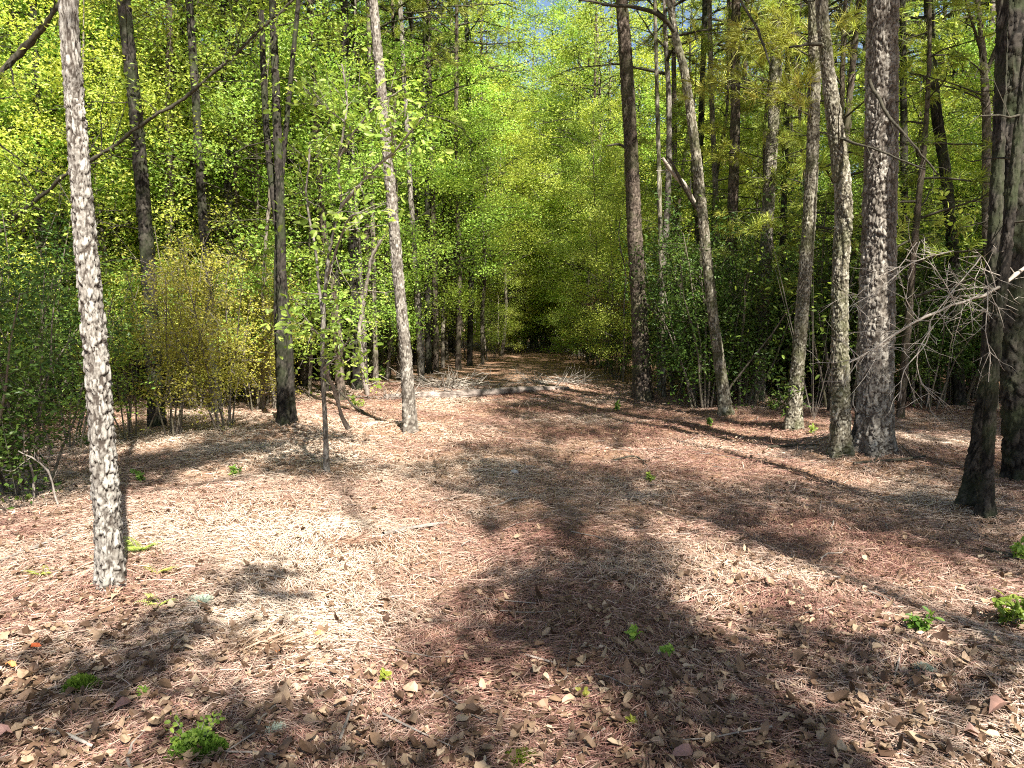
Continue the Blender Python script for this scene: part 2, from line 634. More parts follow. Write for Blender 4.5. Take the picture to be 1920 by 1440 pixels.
gx = axis(-260, 260, -7, 8, .06)
gy = axis(-60, 300, 1.2, 13, .06)
X, Y = np.meshgrid(gx, gy)
Z = ground_z(X, Y)
nx, ny = len(gx), len(gy)
ii = (np.arange(ny - 1)[:, None] * nx + np.arange(nx - 1)[None]).ravel()
gb = Buf()
gb.add(np.stack([X, Y, Z], -1).reshape(-1, 3), np.stack([ii, ii + 1, ii + nx + 1, ii + nx], -1))
tag(link('ground', gb.mesh('ground', MAT['soil'], True)), 'forest floor of dry pine needles and fallen leaves', 'ground', kind='structure')


def gpos(n, r, ymax, power=1.0, xs=1.0):
    """random ground points inside the view wedge, denser near the camera"""
    y = 1.9 + (ymax - 1.9) * r.uniform(0, 1, n) ** power
    x = (r.uniform(-1, 1, n)) * (y * .78 + .6) * xs
    return x, y


# dry pine needles: nobody could count them
def needle_litter():
    r = np.random.RandomState(5)
    n = 340000
    x, y = gpos(n, r, 17, 1.5)
    keep = (vnoise(x * 1.7, y * 1.7, 31) * .7 + vnoise(x * 6, y * 6, 32) * .3) > r.uniform(-.1, .62, n)
    x, y = x[keep], y[keep]
    n = len(x)
    z = ground_z(x, y) + r.uniform(.0, .022, n)
    flow = vnoise(x * .9, y * .9, 77) * 2 * PI
    th = np.where(r.uniform(0, 1, n) < .45, flow + r.normal(0, .5, n), r.uniform(0, 2 * PI, n))
    L = r.uniform(.06, .16, n)
    w = (.0007 + .00019 * y) * r.uniform(.6, 1.4, n)
    bend = r.normal(0, .25, n)
    rows = []
    for s in (-.5, 0, .5):
        a = th + bend * s
        px = x + np.cos(a) * L * s
        py = y + np.sin(a) * L * s
        pz = ground_z(px, py) * .6 + ground_z(x, y) * .4 + (z - ground_z(x, y)) + .010 * (1 - abs(s) * 1.2) + r.normal(0, .006, n) * abs(s) * 2
        q = np.stack([-np.sin(a) * w, np.cos(a) * w, r.normal(0, .4, n) * w], -1)
        P = np.stack([px, py, pz], -1)
        rows += [P - q, P + q]
    V = np.stack(rows, 1)
    i = np.arange(n)[:, None] * 6
    Fq = np.concatenate([i + np.array([[0, 1, 3, 2]]), i + np.array([[2, 3, 5, 4]])])
    tone = np.clip(.5 * r.uniform(0, 1, n) + .5 * (.5 + 2.4 * fbm(x * .8, y * .8, 51, 4)) + .17 * sstep(.5, -2, x) * sstep(12, 8, y) - .08 * sstep(.3, 2, x) - .22 * np.exp(-((x - .5 - .02 * y) / 1.1) ** 2) * sstep(3.5, 6, y), 0, 1)  # sun and shade put into needle colour: left paler, right darker; path strip darker
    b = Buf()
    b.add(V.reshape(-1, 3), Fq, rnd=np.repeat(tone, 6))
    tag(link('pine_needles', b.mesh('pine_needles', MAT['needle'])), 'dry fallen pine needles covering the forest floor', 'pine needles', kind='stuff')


def leaf_litter():
    r = np.random.RandomState(6)
    n = 54000
    x, y = gpos(n, r, 20, 1.6)
    dens = vnoise(x * .8, y * .8, 61) * .6 + vnoise(x * 2.6, y * 2.6, 62) * .4
    dens = dens + .22 * sstep(5.2, 3.0, y)
    keep = dens > r.uniform(.22, .78, n)
    x, y = x[keep], y[keep]
    n = len(x)
    C = np.stack([x, y, ground_z(x, y) + r.uniform(.008, .035, n)], -1)
    D = np.stack([r.normal(size=n), r.normal(size=n), r.normal(0, .22, n)], -1)
    N = np.stack([r.normal(0, .2, n), r.normal(0, .2, n), np.ones(n)], -1)
    L = r.uniform(.015, .044, n) * (1 + .4 * sstep(5.5, 3, y)) * np.where(r.uniform(0, 1, n) < .08, 1.5, 1)
    rnd = np.clip(r.beta(1.4, 2.4, n), 0, 1)
    b = Buf()
    leaf_big(b, C, D, unit(N), L, L * r.uniform(.35, .8, n), rnd, fold=r.normal(.12, .22, n), curl=r.normal(.3, .9, n), ragged=r)
    tag(link('dead_leaves', b.mesh('dead_leaves', MAT['litter'])), 'curled brown dead leaves scattered over the needles', 'dead leaves', kind='stuff')


def twig_litter():
    r = np.random.RandomState(8)
    b = Buf()
    x, y = gpos(520, r, 24, 1.2)
    for k in range(len(x)):
        L = r.uniform(.08, .5) * (1 if y[k] < 8 else 1.8)
        th = r.uniform(0, 2 * PI)
        s = np.linspace(-.5, .5, 4)
        px = x[k] + np.cos(th) * L * s + r.normal(0, .015, 4)
        py = y[k] + np.sin(th) * L * s + r.normal(0, .015, 4)
        pz = ground_z(px, py) + .015 + r.uniform(0, .02)
        rad = r.uniform(.0018, .006)
        tube(b, np.stack([px, py, pz], -1), np.array([1, .9, .7, .4]) * rad, 4)
    tag(link('twigs', b.mesh('twigs', MAT['t_grey'])), 'small broken twigs strewn over the forest floor', 'twigs', kind='stuff')


def dry_grass():
    """thin dry stalks standing out of the litter, farther off"""
    r = np.random.RandomState(9)
    n = 9000
    x, y = gpos(n, r, 34, .9)
    keep = vnoise(x * .7, y * .7, 91) > r.uniform(.35, .95, n)
    x, y = x[keep], y[keep]
    n = len(x)
    C = np.stack([x, y, ground_z(x, y) - .01], -1)
    D = np.stack([r.normal(0, .8, n), r.normal(0, .8, n), r.uniform(.3, 1, n)], -1)
    L = r.uniform(.05, .16, n)
    b = Buf()
    leaf_quads(b, C, D, rand_unit(n, r), L, .004 + .0006 * y, r.uniform(0, 1, n), fold=.05)
    tag(link('dry_grass', b.mesh('dry_grass', MAT['deadgrass'])), 'sparse dry grass stalks poking up through the litter', 'dry grass', kind='stuff')


needle_litter()
leaf_litter()
twig_litter()
dry_grass()

# ------------------------------------------------------------------ tree generators (local, base at origin)
def wander(H, r, n=7, amt=.18):
    z = np.linspace(0, H, n)
    dx = np.cumsum(np.concatenate([[0], r.normal(0, amt, n - 1)])) * .5
    dy = np.cumsum(np.concatenate([[0], r.normal(0, amt, n - 1)])) * .5
    return np.stack([dx, dy, z], -1)


def along(P, z):
    return np.array([np.interp(z, P[:, 2], P[:, 0]), np.interp(z, P[:, 2], P[:, 1]), z])


def grow_limbs(tb, P, H, r, h0, nb, R, rise, nsub, profile, base_rad, thin=.004):
    """limbs round the stem P; returns twig points and outward directions for foliage"""
    tips, dirs = [], []
    az = r.uniform(0, 6)
    for k in range(nb):
        u = (k + r.uniform(0, 1)) / nb
        z = h0 + (H * .98 - h0) * u
        az += 2.4 + r.normal(0, .5)
        Ln = max(.25, R * profile(u) * r.uniform(.65, 1.2))
        ri = rise + r.normal(0, .18)
        d = np.array([math.cos(az), math.sin(az), ri])
        s = np.linspace(0, 1, 6)[:, None]
        o = along(P, z)
        pts = o + d * Ln * s + np.array([0, 0, -.22 * Ln]) * s ** 2 + np.cumsum(r.normal(0, .05 * Ln, (6, 3)), 0) * s
        r0 = max(thin, base_rad * (1 - .75 * u) * .42)
        bare = r.uniform() < .22
        tube(tb, pts, r0 * (1 - .8 * s[:, 0]), 4)
        for q in range(nsub):
            t = .28 + .72 * (q + r.uniform(0, 1)) / nsub
            i = min(4, int(t * 5))
            o2 = pts[i] + (pts[i + 1] - pts[i]) * (t * 5 - i)
            d2 = unit(d * .8 + r.normal(0, .65, 3) * np.array([1, 1, .55]))
            l2 = Ln * r.uniform(.2, .5) * (1.15 - .5 * t)
            s2 = np.linspace(0, 1, 4)[:, None]
            p2 = o2 + d2 * l2 * s2 + np.array([0, 0, -.12 * l2]) * s2 ** 2
            tube(tb, p2, max(.0025, r0 * .4) * (1 - .75 * s2[:, 0]), 3)
            if not bare:
                tips += [p2[1], p2[2], p2[3], (p2[2] + p2[3]) / 2]
                dirs += [d2] * 4
        tips.append(pts[-1])
        dirs.append(d)
    return np.array(tips), np.array(dirs)


def dead_twigs(tb, P, r, z0, z1, n, L=(.3, 1.1), rad=.007):
    for k in range(n):
        z = r.uniform(z0, z1)
        az = r.uniform(0, 2 * PI)
        Ln = r.uniform(*L)
        s = np.linspace(0, 1, 5)[:, None]
        d = np.array([math.cos(az), math.sin(az), r.normal(.05, .3)])
        pts = along(P, z) + d * Ln * s + np.cumsum(r.normal(0, .05 * Ln, (5, 3)), 0) * s
        tube(tb, pts, rad * r.uniform(.6, 1.3) * (1 - .75 * s[:, 0]), 4)
        for q in range(r.randint(0, 3)):
            i = r.randint(1, 4)
            d2 = unit(d + r.normal(0, .8, 3))
            tube(tb, np.stack([pts[i], pts[i] + d2 * Ln * .25, pts[i] + d2 * Ln * .45 + r.normal(0, .04, 3)]), np.array([.5, .35, .15]) * rad, 3)


PARK = np.array([0, -200., 0])
PROTOS = []


def finish(name, cat, trunk, bark, twigs, tmat, leaf, lmat):
    root = empty(name, PARK, name, cat)
    link('trunk', trunk.mesh('trunk', MAT[bark], True), root)
    if twigs is not None and twigs.n:
        link('branches', twigs.mesh('branches', MAT[tmat], True), root)
    if leaf is not None:
        link('crown', leaf.mesh('crown', MAT[lmat]), root)
    PROTOS.append(root)
    return root


def stem_ctrl(P, r0, r1=.006):
    u = np.linspace(0, 1, len(P))
    c = np.concatenate([P, (r0 * (1 - u) ** .8 + r1)[:, None]], 1)
    c[0, 2] -= .12
    return c


def hardwood(seed, H, h0, R, nb, nsub, per, L, lmat, bark='b_slim', r0=.05, asp=.62, name='hardwood_tree'):
    r = np.random.RandomState(seed)
    P = wander(H, r)
    tb, lb = Buf(), Buf()
    T, D = grow_limbs(tb, P, H, r, h0, nb, R, .45, nsub, lambda u: (.75 + .5 * math.sin(u * 3.0)) * (1 - .55 * u), r0)
    dead_twigs(tb, P, r, .4, h0 + 1.5, 8, (.2, .9), .005)
    leaves_on(lb, T, r, per, L, asp, .10 + L[1] * .6)
    return finish(name, 'tree', trunk_buf(stem_ctrl(P, r0), 10, .08, .05, 1.4, .006, seed, .2), bark, tb, 't_dark', lb, lmat)


def pole_pine(seed, H, h0, R, r0, bark, name='pine_tree', dead=16):
    r = np.random.RandomState(seed)
    P = wander(H, r, 7, .16)
    tb, lb = Buf(), Buf()
    T, D = grow_limbs(tb, P, H, r, h0, 30, R, .25, 5, lambda u: (1.0 - .6 * u), r0)
    dead_twigs(tb, P, r, 1.2, h0 + 1, dead)
    sel = r.uniform(0, 1, len(T)) < .62
    tufts_on(lb, T[sel], D[sel] + np.array([0, 0, .5]), r, 24, .19, .008)
    return finish(name, 'tree', trunk_buf(stem_ctrl(P, r0), 14, .06, .06, 1.5, .010, seed, .2), bark, tb, 't_dark', lb, 'pine')


def bush(seed, H, R, nstem, per, L, lmat, name='bush', tmat='t_dark', asp=.5, dens=9):
    r = np.random.RandomState(seed)
    tb, lb = Buf(), Buf()
    st = Buf()
    T = []
    for k in range(nstem):
        az = r.uniform(0, 2 * PI)
        lean = r.uniform(.1, .8)
        h = H * r.uniform(.65, 1.05)
        s = np.linspace(0, 1, 6)[:, None]
        base = np.array([math.cos(az), math.sin(az), 0]) * r.uniform(0, .18)
        pts = base + np.array([math.cos(az) * R * lean, math.sin(az) * R * lean, h]) * s + np.cumsum(r.normal(0, .05, (6, 3)), 0) * s
        pts[0, 2] -= .08
        tube(st, pts, .011 * (1 - .8 * s[:, 0]) + .002, 5, plate=.6, rnd=.4)
        for q in range(dens):
            t = r.uniform(.22, 1)
            i = min(4, int(t * 5))
            o2 = pts[i] + (pts[i + 1] - pts[i]) * (t * 5 - i)
            d2 = unit(np.array([math.cos(az), math.sin(az), .6]) * .5 + r.normal(0, .8, 3))
            l2 = r.uniform(.2, .55) * (H / 1.8) ** .5
            s2 = np.linspace(0, 1, 4)[:, None]
            p2 = o2 + d2 * l2 * s2
            tube(tb, p2, .0035 * (1 - .7 * s2[:, 0]), 3)
            T += [p2[1], p2[2], p2[3]]
    T = np.array(T)
    leaves_on(lb, T, r, per, L, asp, .07)
    root = empty(name, PARK, name, 'bush')
    link('stems', st.mesh('stems', MAT['b_slim'], True), root)
    link('branches', tb.mesh('branches', MAT[tmat], True), root)
    link('foliage', lb.mesh('foliage', MAT[lmat]), root)
    PROTOS.append(root)
    return root


SAP = [hardwood(100 + k, 6.5, .7, 1.8, 44, 7, 12, (.038, .066), ('fresh', 'mid', 'fresh', 'fresh')[k], r0=.03) for k in range(4)]
TALL = [hardwood(200 + k, 12.5, 2.2, 2.5, 56, 8, 10, (.052, .088), ('fresh', 'fresh', 'mid')[k], bark=('b_brown', 'b_slim', 'b_dark')[k], r0=.09) for k in range(3)]
EDGE = [hardwood(250 + k, 9.5, (2.6, .5)[k], 2.3, 60, 8, 10, (.052, .088), ('fresh', 'fresh')[k], r0=.06) for k in range(2)]
PINE = [pole_pine(300 + k, 15.5, 8.6, 2.4, .12, ('b_brown', 'b_grey', 'b_dark')[k]) for k in range(3)]
YPINE = [pole_pine(320 + k, 8.5, 1.8, 1.7, .06, 'b_brown', dead=10) for k in range(2)]
BUSHD = [bush(400 + k, 1.9, .9, 10, 13, (.03, .055), 'dark', dens=14) for k in range(2)]
BUSHO = [bush(420 + k, 2.4, 1.1, 8, 13, (.024, .048), 'ochre', dens=22, tmat='t_grey') for k in range(2)]
BUSHG = [bush(440 + k, 2.2, 1.0, 8, 6, (.035, .06), 'mid', dens=12) for k in range(2)]
BUSHR = [bush(460, 2.6, 1.1, 9, 4, (.04, .07), 'rust', dens=12, tmat='t_grey')]

# ------------------------------------------------------------------ hero trees
ANCHORS = []
HEROS = []


def hero(label, path, base_y, bark, H=15.0, crown='pine', name='pine_tree', sides=40, step=.022, plate=.07, tall=1.3, amp=.012, flare=.08,
         dead=6, seed=1, crown_R=2.4, crown_h0=9, group=None, extra=None, crown_scale=1.0, Ydep=None, twig='t_dark', dead_z=(2.0, 8.0)):
    """path rows: px, py, width px (photo pixels), base first. base_y: pixel row where the trunk meets the ground"""
    g = ground_at(path[0][0], base_y) if Ydep is None else None
    Yd = g[1] if Ydep is None else Ydep
    rows = []
    for px, py, w in path:
        p, t = at(px, py, Yd)
        rows.append([p[0], p[1], p[2], w * t * .41])
    rows = np.array(rows)
    gz = float(ground_z(rows[0, 0], rows[0, 1]))
    rows[0, 2] = gz - .1
    last, prev = rows[-1], rows[-2]
    d = unit(last[:3] - prev[:3])
    d = unit(d + np.array([0, 0, .4]))
    zz = last[2]
    k, r_end = 1, last[3]
    p = last[:3].copy()
    while zz < H:
        p = p + d * 2.2 / max(d[2], .3)
        zz = p[2]
        d = unit(d * np.array([.6, .6, 1]) + np.array([.06 * math.sin(seed + k), .05 * math.cos(seed * 2 + k), .1]))
        rows = np.vstack([rows, [*p, max(.012, r_end * max(0.0, 1 - (zz - last[2]) / (H - last[2] + .5)) ** .8)]])
        k += 1
    base = np.array([rows[0, 0], rows[0, 1], gz])
    rows[:, :3] -= base
    root = empty(name, base, label, 'tree', group)
    link('trunk', trunk_buf(rows, sides, step, plate, tall, amp, seed * 17, flare).mesh('trunk', MAT[bark], True), root)
    r = np.random.RandomState(seed + 900)
    tb = Buf()
    P = rows[:, :3]
    if dead:
        for _ in range(dead):
            b1 = Buf()
            dead_twigs(b1, P, r, dead_z[0], dead_z[1], 1, (.3, 1.2), .008)
            link('dead_twig', b1.mesh('dead_twig', MAT[twig], True), root)
    if crown:
        lb = Buf()
        top = P[-1, 2]
        T, D = grow_limbs(tb, P, top, r, min(crown_h0, top * .75), 26, crown_R, .3, 5, lambda u: 1.05 - .6 * u, rows[0, 3])
        if crown == 'pine':
            sel = r.uniform(0, 1, len(T)) < .7
            tufts_on(lb, T[sel], D[sel] + np.array([0, 0, .5]), r, 22, .2, .010)
            link('crown', lb.mesh('crown', MAT['pine']), root)
        else:
            leaves_on(lb, T, r, 8, (.07, .11), .62, .16)
            link('crown', lb.mesh('crown', MAT[crown]), root)
    if extra:
        extra(tb, root, base, Yd)
    if tb.n:
        link('branches', tb.mesh('branches', MAT[twig], True), root)
    HEROS.append((rows[0, 0] + base[0], Yd))
    return root


def px_branch(tb, base, rows, sides=6, twigs=0, seed=0, tl=(.15, .45)):
    """a limb given as px, py, width px, depth"""
    pts = []
    for px, py, w, Yd in rows:
        p, t = at(px, py, Yd)
        pts.append([*(p - base), w * t * .5])
    c = curve(np.array(pts), .06)
    r = np.random.RandomState(seed + 5)
    c[:, :3] += np.cumsum(r.normal(0, .004, (len(c), 3)), 0)
    tube(tb, c[:, :3], c[:, 3], sides)
    for k in range(twigs):
        i = r.randint(len(c) // 8, len(c) - 1)
        d = unit(unit(c[min(i + 3, len(c) - 1), :3] - c[max(i - 3, 0), :3]) * .6 + r.normal(0, .55, 3))
        L = r.uniform(*tl)
        s = np.linspace(0, 1, 5)[:, None]
        q = c[i, :3] + d * L * s + np.cumsum(r.normal(0, .06 * L, (5, 3)), 0) * s
        tube(tb, q, max(.0022, c[i, 3] * .45) * (1 - .7 * s[:, 0]), 4)
        if r.uniform() < .6:
            d2 = unit(d + r.normal(0, .7, 3))
            tube(tb, np.stack([q[2], q[2] + d2 * L * .3, q[2] + d2 * L * .5]), np.array([.0022, .0018, .001]), 3)
    return c


hero('pale scaly-barked pine, nearest trunk, standing in sunlit needles beside yellow ferns',
     [(210, 1100, 62), (203, 1000, 54), (184, 720, 50), (165, 500, 47), (147, 280, 41), (127, 0, 37)], 1095, 'b_pale',
     sides=84, step=.01, plate=.038, tall=1.7, amp=.014, seed=1, dead=3, dead_z=(4.2, 8), H=14, crown_h0=9.5)
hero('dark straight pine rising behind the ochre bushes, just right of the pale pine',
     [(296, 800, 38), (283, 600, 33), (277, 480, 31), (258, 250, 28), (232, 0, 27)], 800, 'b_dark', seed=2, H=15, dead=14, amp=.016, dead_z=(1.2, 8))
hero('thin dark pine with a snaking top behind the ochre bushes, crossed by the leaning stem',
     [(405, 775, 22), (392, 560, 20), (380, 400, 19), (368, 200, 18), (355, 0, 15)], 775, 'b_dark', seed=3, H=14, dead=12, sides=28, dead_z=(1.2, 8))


def limb(root, base, rows, **k):
    b = Buf()
    px_branch(b, base, rows, **k)
    link('limb', b.mesh('limb', MAT['t_dark'], True), root)


def spray(tb, root, base, blobs, mat, seed, pine=False, L=(.06, .1), asp=.5, name='foliage'):
    """leafy or needled boughs: blobs of px, py, radius px, count, depth, reached from px, py"""
    r = np.random.RandomState(seed)
    lb = Buf()
    for px, py, rad, n, Yd, fx, fy in blobs:
        c, t = at(px, py, Yd)
        f, _ = at(fx, fy, Yd)
        c, f, R_ = c - base, f - base, rad * t
        s_ = np.linspace(0, 1, 6)[:, None]
        q = f + (c - f) * s_ + np.array([0, 0, .06]) * np.sin(s_ * PI)
        tube(tb, q, .012 * (1.1 - s_[:, 0]), 5)
        T = c + r.normal(0, .5, (n, 3)) * R_ * np.array([1, 1, .6])
        for p in T:
            a_ = q[r.randint(2, 6)]
            tube(tb, np.stack([a_, (a_ + p) / 2 + r.normal(0, .03, 3), p]), np.array([.005, .0035, .0018]), 3)
        if pine:
            tufts_on(lb, T, T - f + np.array([0, 0, .3]), r, 46, .2, .006)
        else:
            leaves_on(lb, T, r, 6, L, asp, .07, 1.0, big=True)
    link(name, lb.mesh(name, MAT[mat]), root)


def twin(tb, root, base, Yd):
    b = Buf()
    for rows in ([(545, 790, 18), (541, 640, 15), (520, 420, 14), (500, 250, 12), (490, 20, 10)], [(528, 760, 15), (520, 600, 12), (522, 420, 10), (540, 200, 9), (560, 0, 8)]):
        pts = []
        for px, py, w in rows:
            p, t = at(px, py, Yd + .12)
            pts.append([*(p - base), w * t * .5])
        tb2 = trunk_buf(np.array(pts), 20, .04, .05, 1.4, .008, 77, .2)
        link('trunk', tb2.mesh('trunk', MAT['b_dark'], True), root)


hero('dark clump of close trunks sharing one foot left of the slender sapling',
     [(532, 797, 30), (528, 650, 23), (527, 450, 20), (520, 250, 18), (511, 0, 15)], 795, 'b_dark', seed=4, H=14, dead=12, extra=twin, crown='mid', name='hardwood_tree', dead_z=(1.2, 8))
hero('slightly leaning grey pine on the sunlit left edge of the path',
     [(769, 812, 36), (763, 700, 27), (747, 520, 25), (731, 340, 23), (716, 180, 22), (700, 0, 19)], 808, 'b_grey',
     sides=52, step=.018, plate=.05, tall=1.2, amp=.012, seed=6, dead=6, dead_z=(4, 9), H=15, crown_h0=10)
hero('thin pale trunk standing just behind and right of the grey leaning pine',
     [(791, 720, 15), (782, 560, 12), (772, 400, 12), (762, 220, 11), (752, 40, 10)], 716, 'b_grey', seed=7, sides=24, step=.04, H=13, dead=6, crown='fresh', name='hardwood_tree', plate=.06)
hero('slim dark trunk at the wood edge, nearest the left side of the far path',
     [(880, 690, 13), (884, 500, 12), (882, 350, 11), (878, 150, 10), (873, 0, 9)], 686, 'b_dark', seed=8, sides=20, step=.06, H=16, dead=10, crown='fresh', name='hardwood_tree', dead_z=(1.2, 9))
hero('slim brown trunk between two dark ones at the left edge of the far path',
     [(858, 700, 12), (862, 500, 11), (855, 350, 10), (856, 100, 9)], 696, 'b_brown', seed=9, sides=20, step=.06, H=15, dead=10, crown='mid', name='hardwood_tree', dead_z=(1.2, 9))
hero('young dark trunk standing between the grey leaning pine and the dark trunk clump',
     [(640, 755, 22), (630, 600, 18), (606, 420, 14), (598, 300, 13), (588, 150, 12), (580, 0, 11)], 752, 'b_brown', seed=10, sides=24, step=.05, H=13, dead=12, crown='fresh', name='hardwood_tree', dead_z=(1.2, 8))
hero('dark trunk in the shade directly left of the thin pale trunk',
     [(672, 735, 26), (668, 600, 22), (660, 450, 20), (652, 250, 18), (645, 0, 16)], 730, 'b_dark', seed=11, sides=24, step=.05, H=15, dead=10, dead_z=(1.2, 8))
hero('brown trunk in the dense row behind the thin pale trunk',
     [(818, 700, 14), (816, 560, 13), (812, 400, 12), (806, 200, 12)], 697, 'b_brown', seed=12, sides=20, step=.06, H=15, dead=10, dead_z=(1.2, 8))


def t11(tb, root, base, Yd):
    limb(root, base, [(1180, 283, 6, Yd), (1160, 272, 5, Yd - .1), (1136, 276, 3, Yd - .3)], seed=1)
    limb(root, base, [(1198, 560, 5, Yd), (1230, 590, 4, Yd - .2), (1255, 640, 3, Yd - .2)], seed=2, twigs=3)


hero('tall straight brown pine on the right edge of the path',
     [(1206, 752, 46), (1199, 600, 36), (1192, 480, 34), (1183, 280, 31), (1174, 120, 29), (1166, 0, 26)], 747, 'b_brown',
     sides=52, step=.018, plate=.05, tall=1.8, amp=.014, seed=13, dead=10, dead_z=(3, 9), H=17, extra=t11, crown_h0=11)


def t12(tb, root, base, Yd):
    limb(root, base, [(1266, 60, 9, Yd), (1235, 30, 8, Yd - .2), (1190, 16, 7, Yd - .4), (1130, 8, 5, Yd - .6), (1088, 3, 3, Yd - .8)], seed=3, twigs=4)
    limb(root, base, [(1305, 390, 6, Yd), (1280, 345, 7, Yd - .2), (1262, 305, 5, Yd - .3), (1250, 292, 3, Yd - .3)], seed=4)


hero('slender trunk bending left as it rises from the sunlit patch right of the path',
     [(1362, 778, 32), (1352, 700, 25), (1338, 600, 23), (1324, 470, 22), (1306, 300, 21), (1284, 140, 18), (1262, 40, 14)], 775, 'b_mott',
     sides=44, step=.02, plate=.055, amp=.012, seed=14, dead=5, H=12, extra=t12, crown='mid', name='hardwood_tree', crown_h0=8)
hero('dark brown pine behind the bending trunk, straight and even',
     [(1385, 735, 26), (1372, 600, 24), (1372, 450, 24), (1378, 250, 22), (1380, 0, 20)], 733, 'b_brown', seed=15, H=16, sides=32, step=.035, plate=.07, tall=1.7, dead=12, dead_z=(1.5, 9))
hero('thin trunk squeezed between the bending trunk and the dark brown pine',
     [(1352, 722, 14), (1348, 600, 13), (1345, 430, 12), (1335, 200, 11), (1330, 0, 10)], 720, 'b_slim', seed=16, H=14, sides=20, step=.05, dead=10, crown='mid', name='hardwood_tree', dead_z=(1.5, 9))
hero('mottled grey trunk with flaking bark between the bending trunk and the ivy-footed trunk',
     [(1418, 752, 36), (1425, 660, 29), (1434, 520, 27), (1442, 350, 26), (1452, 200, 24), (1460, 0, 21)], 748, 'b_mott',
     sides=52, step=.016, plate=.038, amp=.014, seed=17, dead=10, H=15, dead_z=(1.5, 9))
def t16(tb, root, base, Yd):
    spray(tb, root, base, [(1470, 60, 70, 16, Yd, 1527, 90), (1420, 150, 70, 14, Yd, 1525, 190), (1500, 160, 50, 12, Yd - .4, 1525, 170), (1390, 60, 70, 14, Yd + .3, 1527, 110), (1340, 150, 70, 12, Yd + .5, 1525, 220),
                           (1570, 40, 50, 10, Yd + .5, 1527, 60)], 'pine', 31, True, name='needles')


hero('mottled trunk with leafy sprigs around its foot, left of the pair of big trunks',
     [(1486, 806, 44), (1492, 740, 30), (1504, 580, 28), (1516, 430, 27), (1524, 280, 26), (1527, 120, 27), (1527, 0, 26)], 803, 'b_mott',
     sides=60, step=.014, plate=.038, amp=.014, seed=18, dead=10, H=16, dead_z=(2, 9), extra=t16)


def t17(tb, root, base, Yd):
    limb(root, base, [(1545, 80, 8, Yd), (1515, 82, 6, Yd - .15), (1480, 88, 4, Yd - .3)], seed=5)
    limb(root, base, [(1570, 255, 7, Yd), (1610, 270, 5, Yd - .3), (1680, 295, 4, Yd - .6), (1740, 320, 3, Yd - .9)], seed=6, twigs=6)


hero('dark leaning trunk with white bark flakes on its right side, beside the thickest pine',
     [(1577, 852, 58), (1576, 790, 42), (1575, 620, 35), (1576, 500, 33), (1582, 380, 35), (1566, 240, 32), (1550, 110, 27), (1540, 0, 25)], 848, 'b_mott',
     sides=72, step=.011, plate=.042, tall=1.4, amp=.016, seed=19, dead=8, H=14, extra=t17, flare=.15, dead_z=(2.5, 9), crown='mid', name='hardwood_tree')


def t18(tb, root, base, Yd):
    limb(root, base, [(1630, 150, 7, Yd - .3), (1660, 210, 6, Yd - .5), (1700, 255, 5, Yd - .6), (1760, 330, 3, Yd - .6)], seed=7, twigs=6)


hero('thickest pine of all, broad plated trunk lit on its right side',
     [(1638, 845, 98), (1639, 780, 80), (1643, 600, 73), (1648, 430, 70), (1653, 240, 66), (1656, 0, 62)], 838, 'b_grey',
     sides=120, step=.012, plate=.055, tall=2.1, amp=.02, seed=20, dead=8, H=19, crown_R=3.2, crown_h0=12, extra=t18, flare=.08, dead_z=(3, 10))
hero('crooked dark trunk kinking right of the thickest pine, among bare twigs',
     [(1800, 765, 26), (1792, 600, 24), (1786, 460, 24), (1772, 320, 23), (1752, 180, 22), (1742, 0, 20)], 762, 'b_dark', seed=21, sides=36, step=.03, H=14, dead=16, dead_z=(1.5, 8))


def t20(tb, root, base, Yd):
    limb(root, base, [(1848, 140, 8, Yd), (1868, 90, 7, Yd - .1), (1884, 40, 5, Yd - .2), (1890, -30, 4, Yd - .2)], seed=8, twigs=3)
    spray(tb, root, base, [(1770, 90, 70, 16, Yd - .6, 1846, 140), (1710, 150, 70, 16, Yd - .8, 1848, 190), (1800, 160, 50, 10, Yd - .5, 1848, 200), (1840, 40, 50, 10, Yd - .3, 1838, 40), (1740, 390, 70, 16, Yd - .4, 1850, 380), (1660, 130, 50, 10, Yd - 1, 1846, 180),
                           (1810, 420, 50, 9, Yd - .4, 1852, 430)], 'fresh', 32, L=(.07, .13))
    limb(root, base, [(1850, 130, 6, Yd), (1830, 70, 5, Yd - .1), (1812, 10, 4, Yd - .2), (1805, -30, 3, Yd - .2)], seed=9, twigs=3)


hero('slim green-tinged forked tree between the crooked trunk and the black edge trunk',
     [(1862, 770, 24), (1858, 560, 20), (1850, 400, 19), (1850, 250, 18), (1846, 150, 16), (1838, 40, 11), (1830, -40, 9)], 768, 'b_slim', seed=22, sides=28, step=.03, H=11, dead=10, extra=t20, crown='fresh', name='hardwood_tree', dead_z=(1.5, 7))
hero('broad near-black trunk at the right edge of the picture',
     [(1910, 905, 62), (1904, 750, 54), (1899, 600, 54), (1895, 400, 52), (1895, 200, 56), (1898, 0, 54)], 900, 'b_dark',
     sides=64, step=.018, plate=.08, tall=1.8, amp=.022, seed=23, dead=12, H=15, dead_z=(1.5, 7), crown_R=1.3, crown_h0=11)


def t22(tb, root, base, Yd):
    b = Buf()
    rows = [(1818, 945, 34), (1827, 870, 27), (1842, 760, 23), (1852, 640, 21), (1862, 480, 22), (1872, 280, 20), (1880, 0, 18)]
    pts = []
    for px, py, w in rows:
        p, t = at(px, py, Yd + .2)
        pts.append([*(p - base), w * t * .5])
    link('trunk', trunk_buf(np.array(pts), 40, .018, .06, 1.6, .016, 88, .25).mesh('trunk', MAT['b_dark'], True), root)


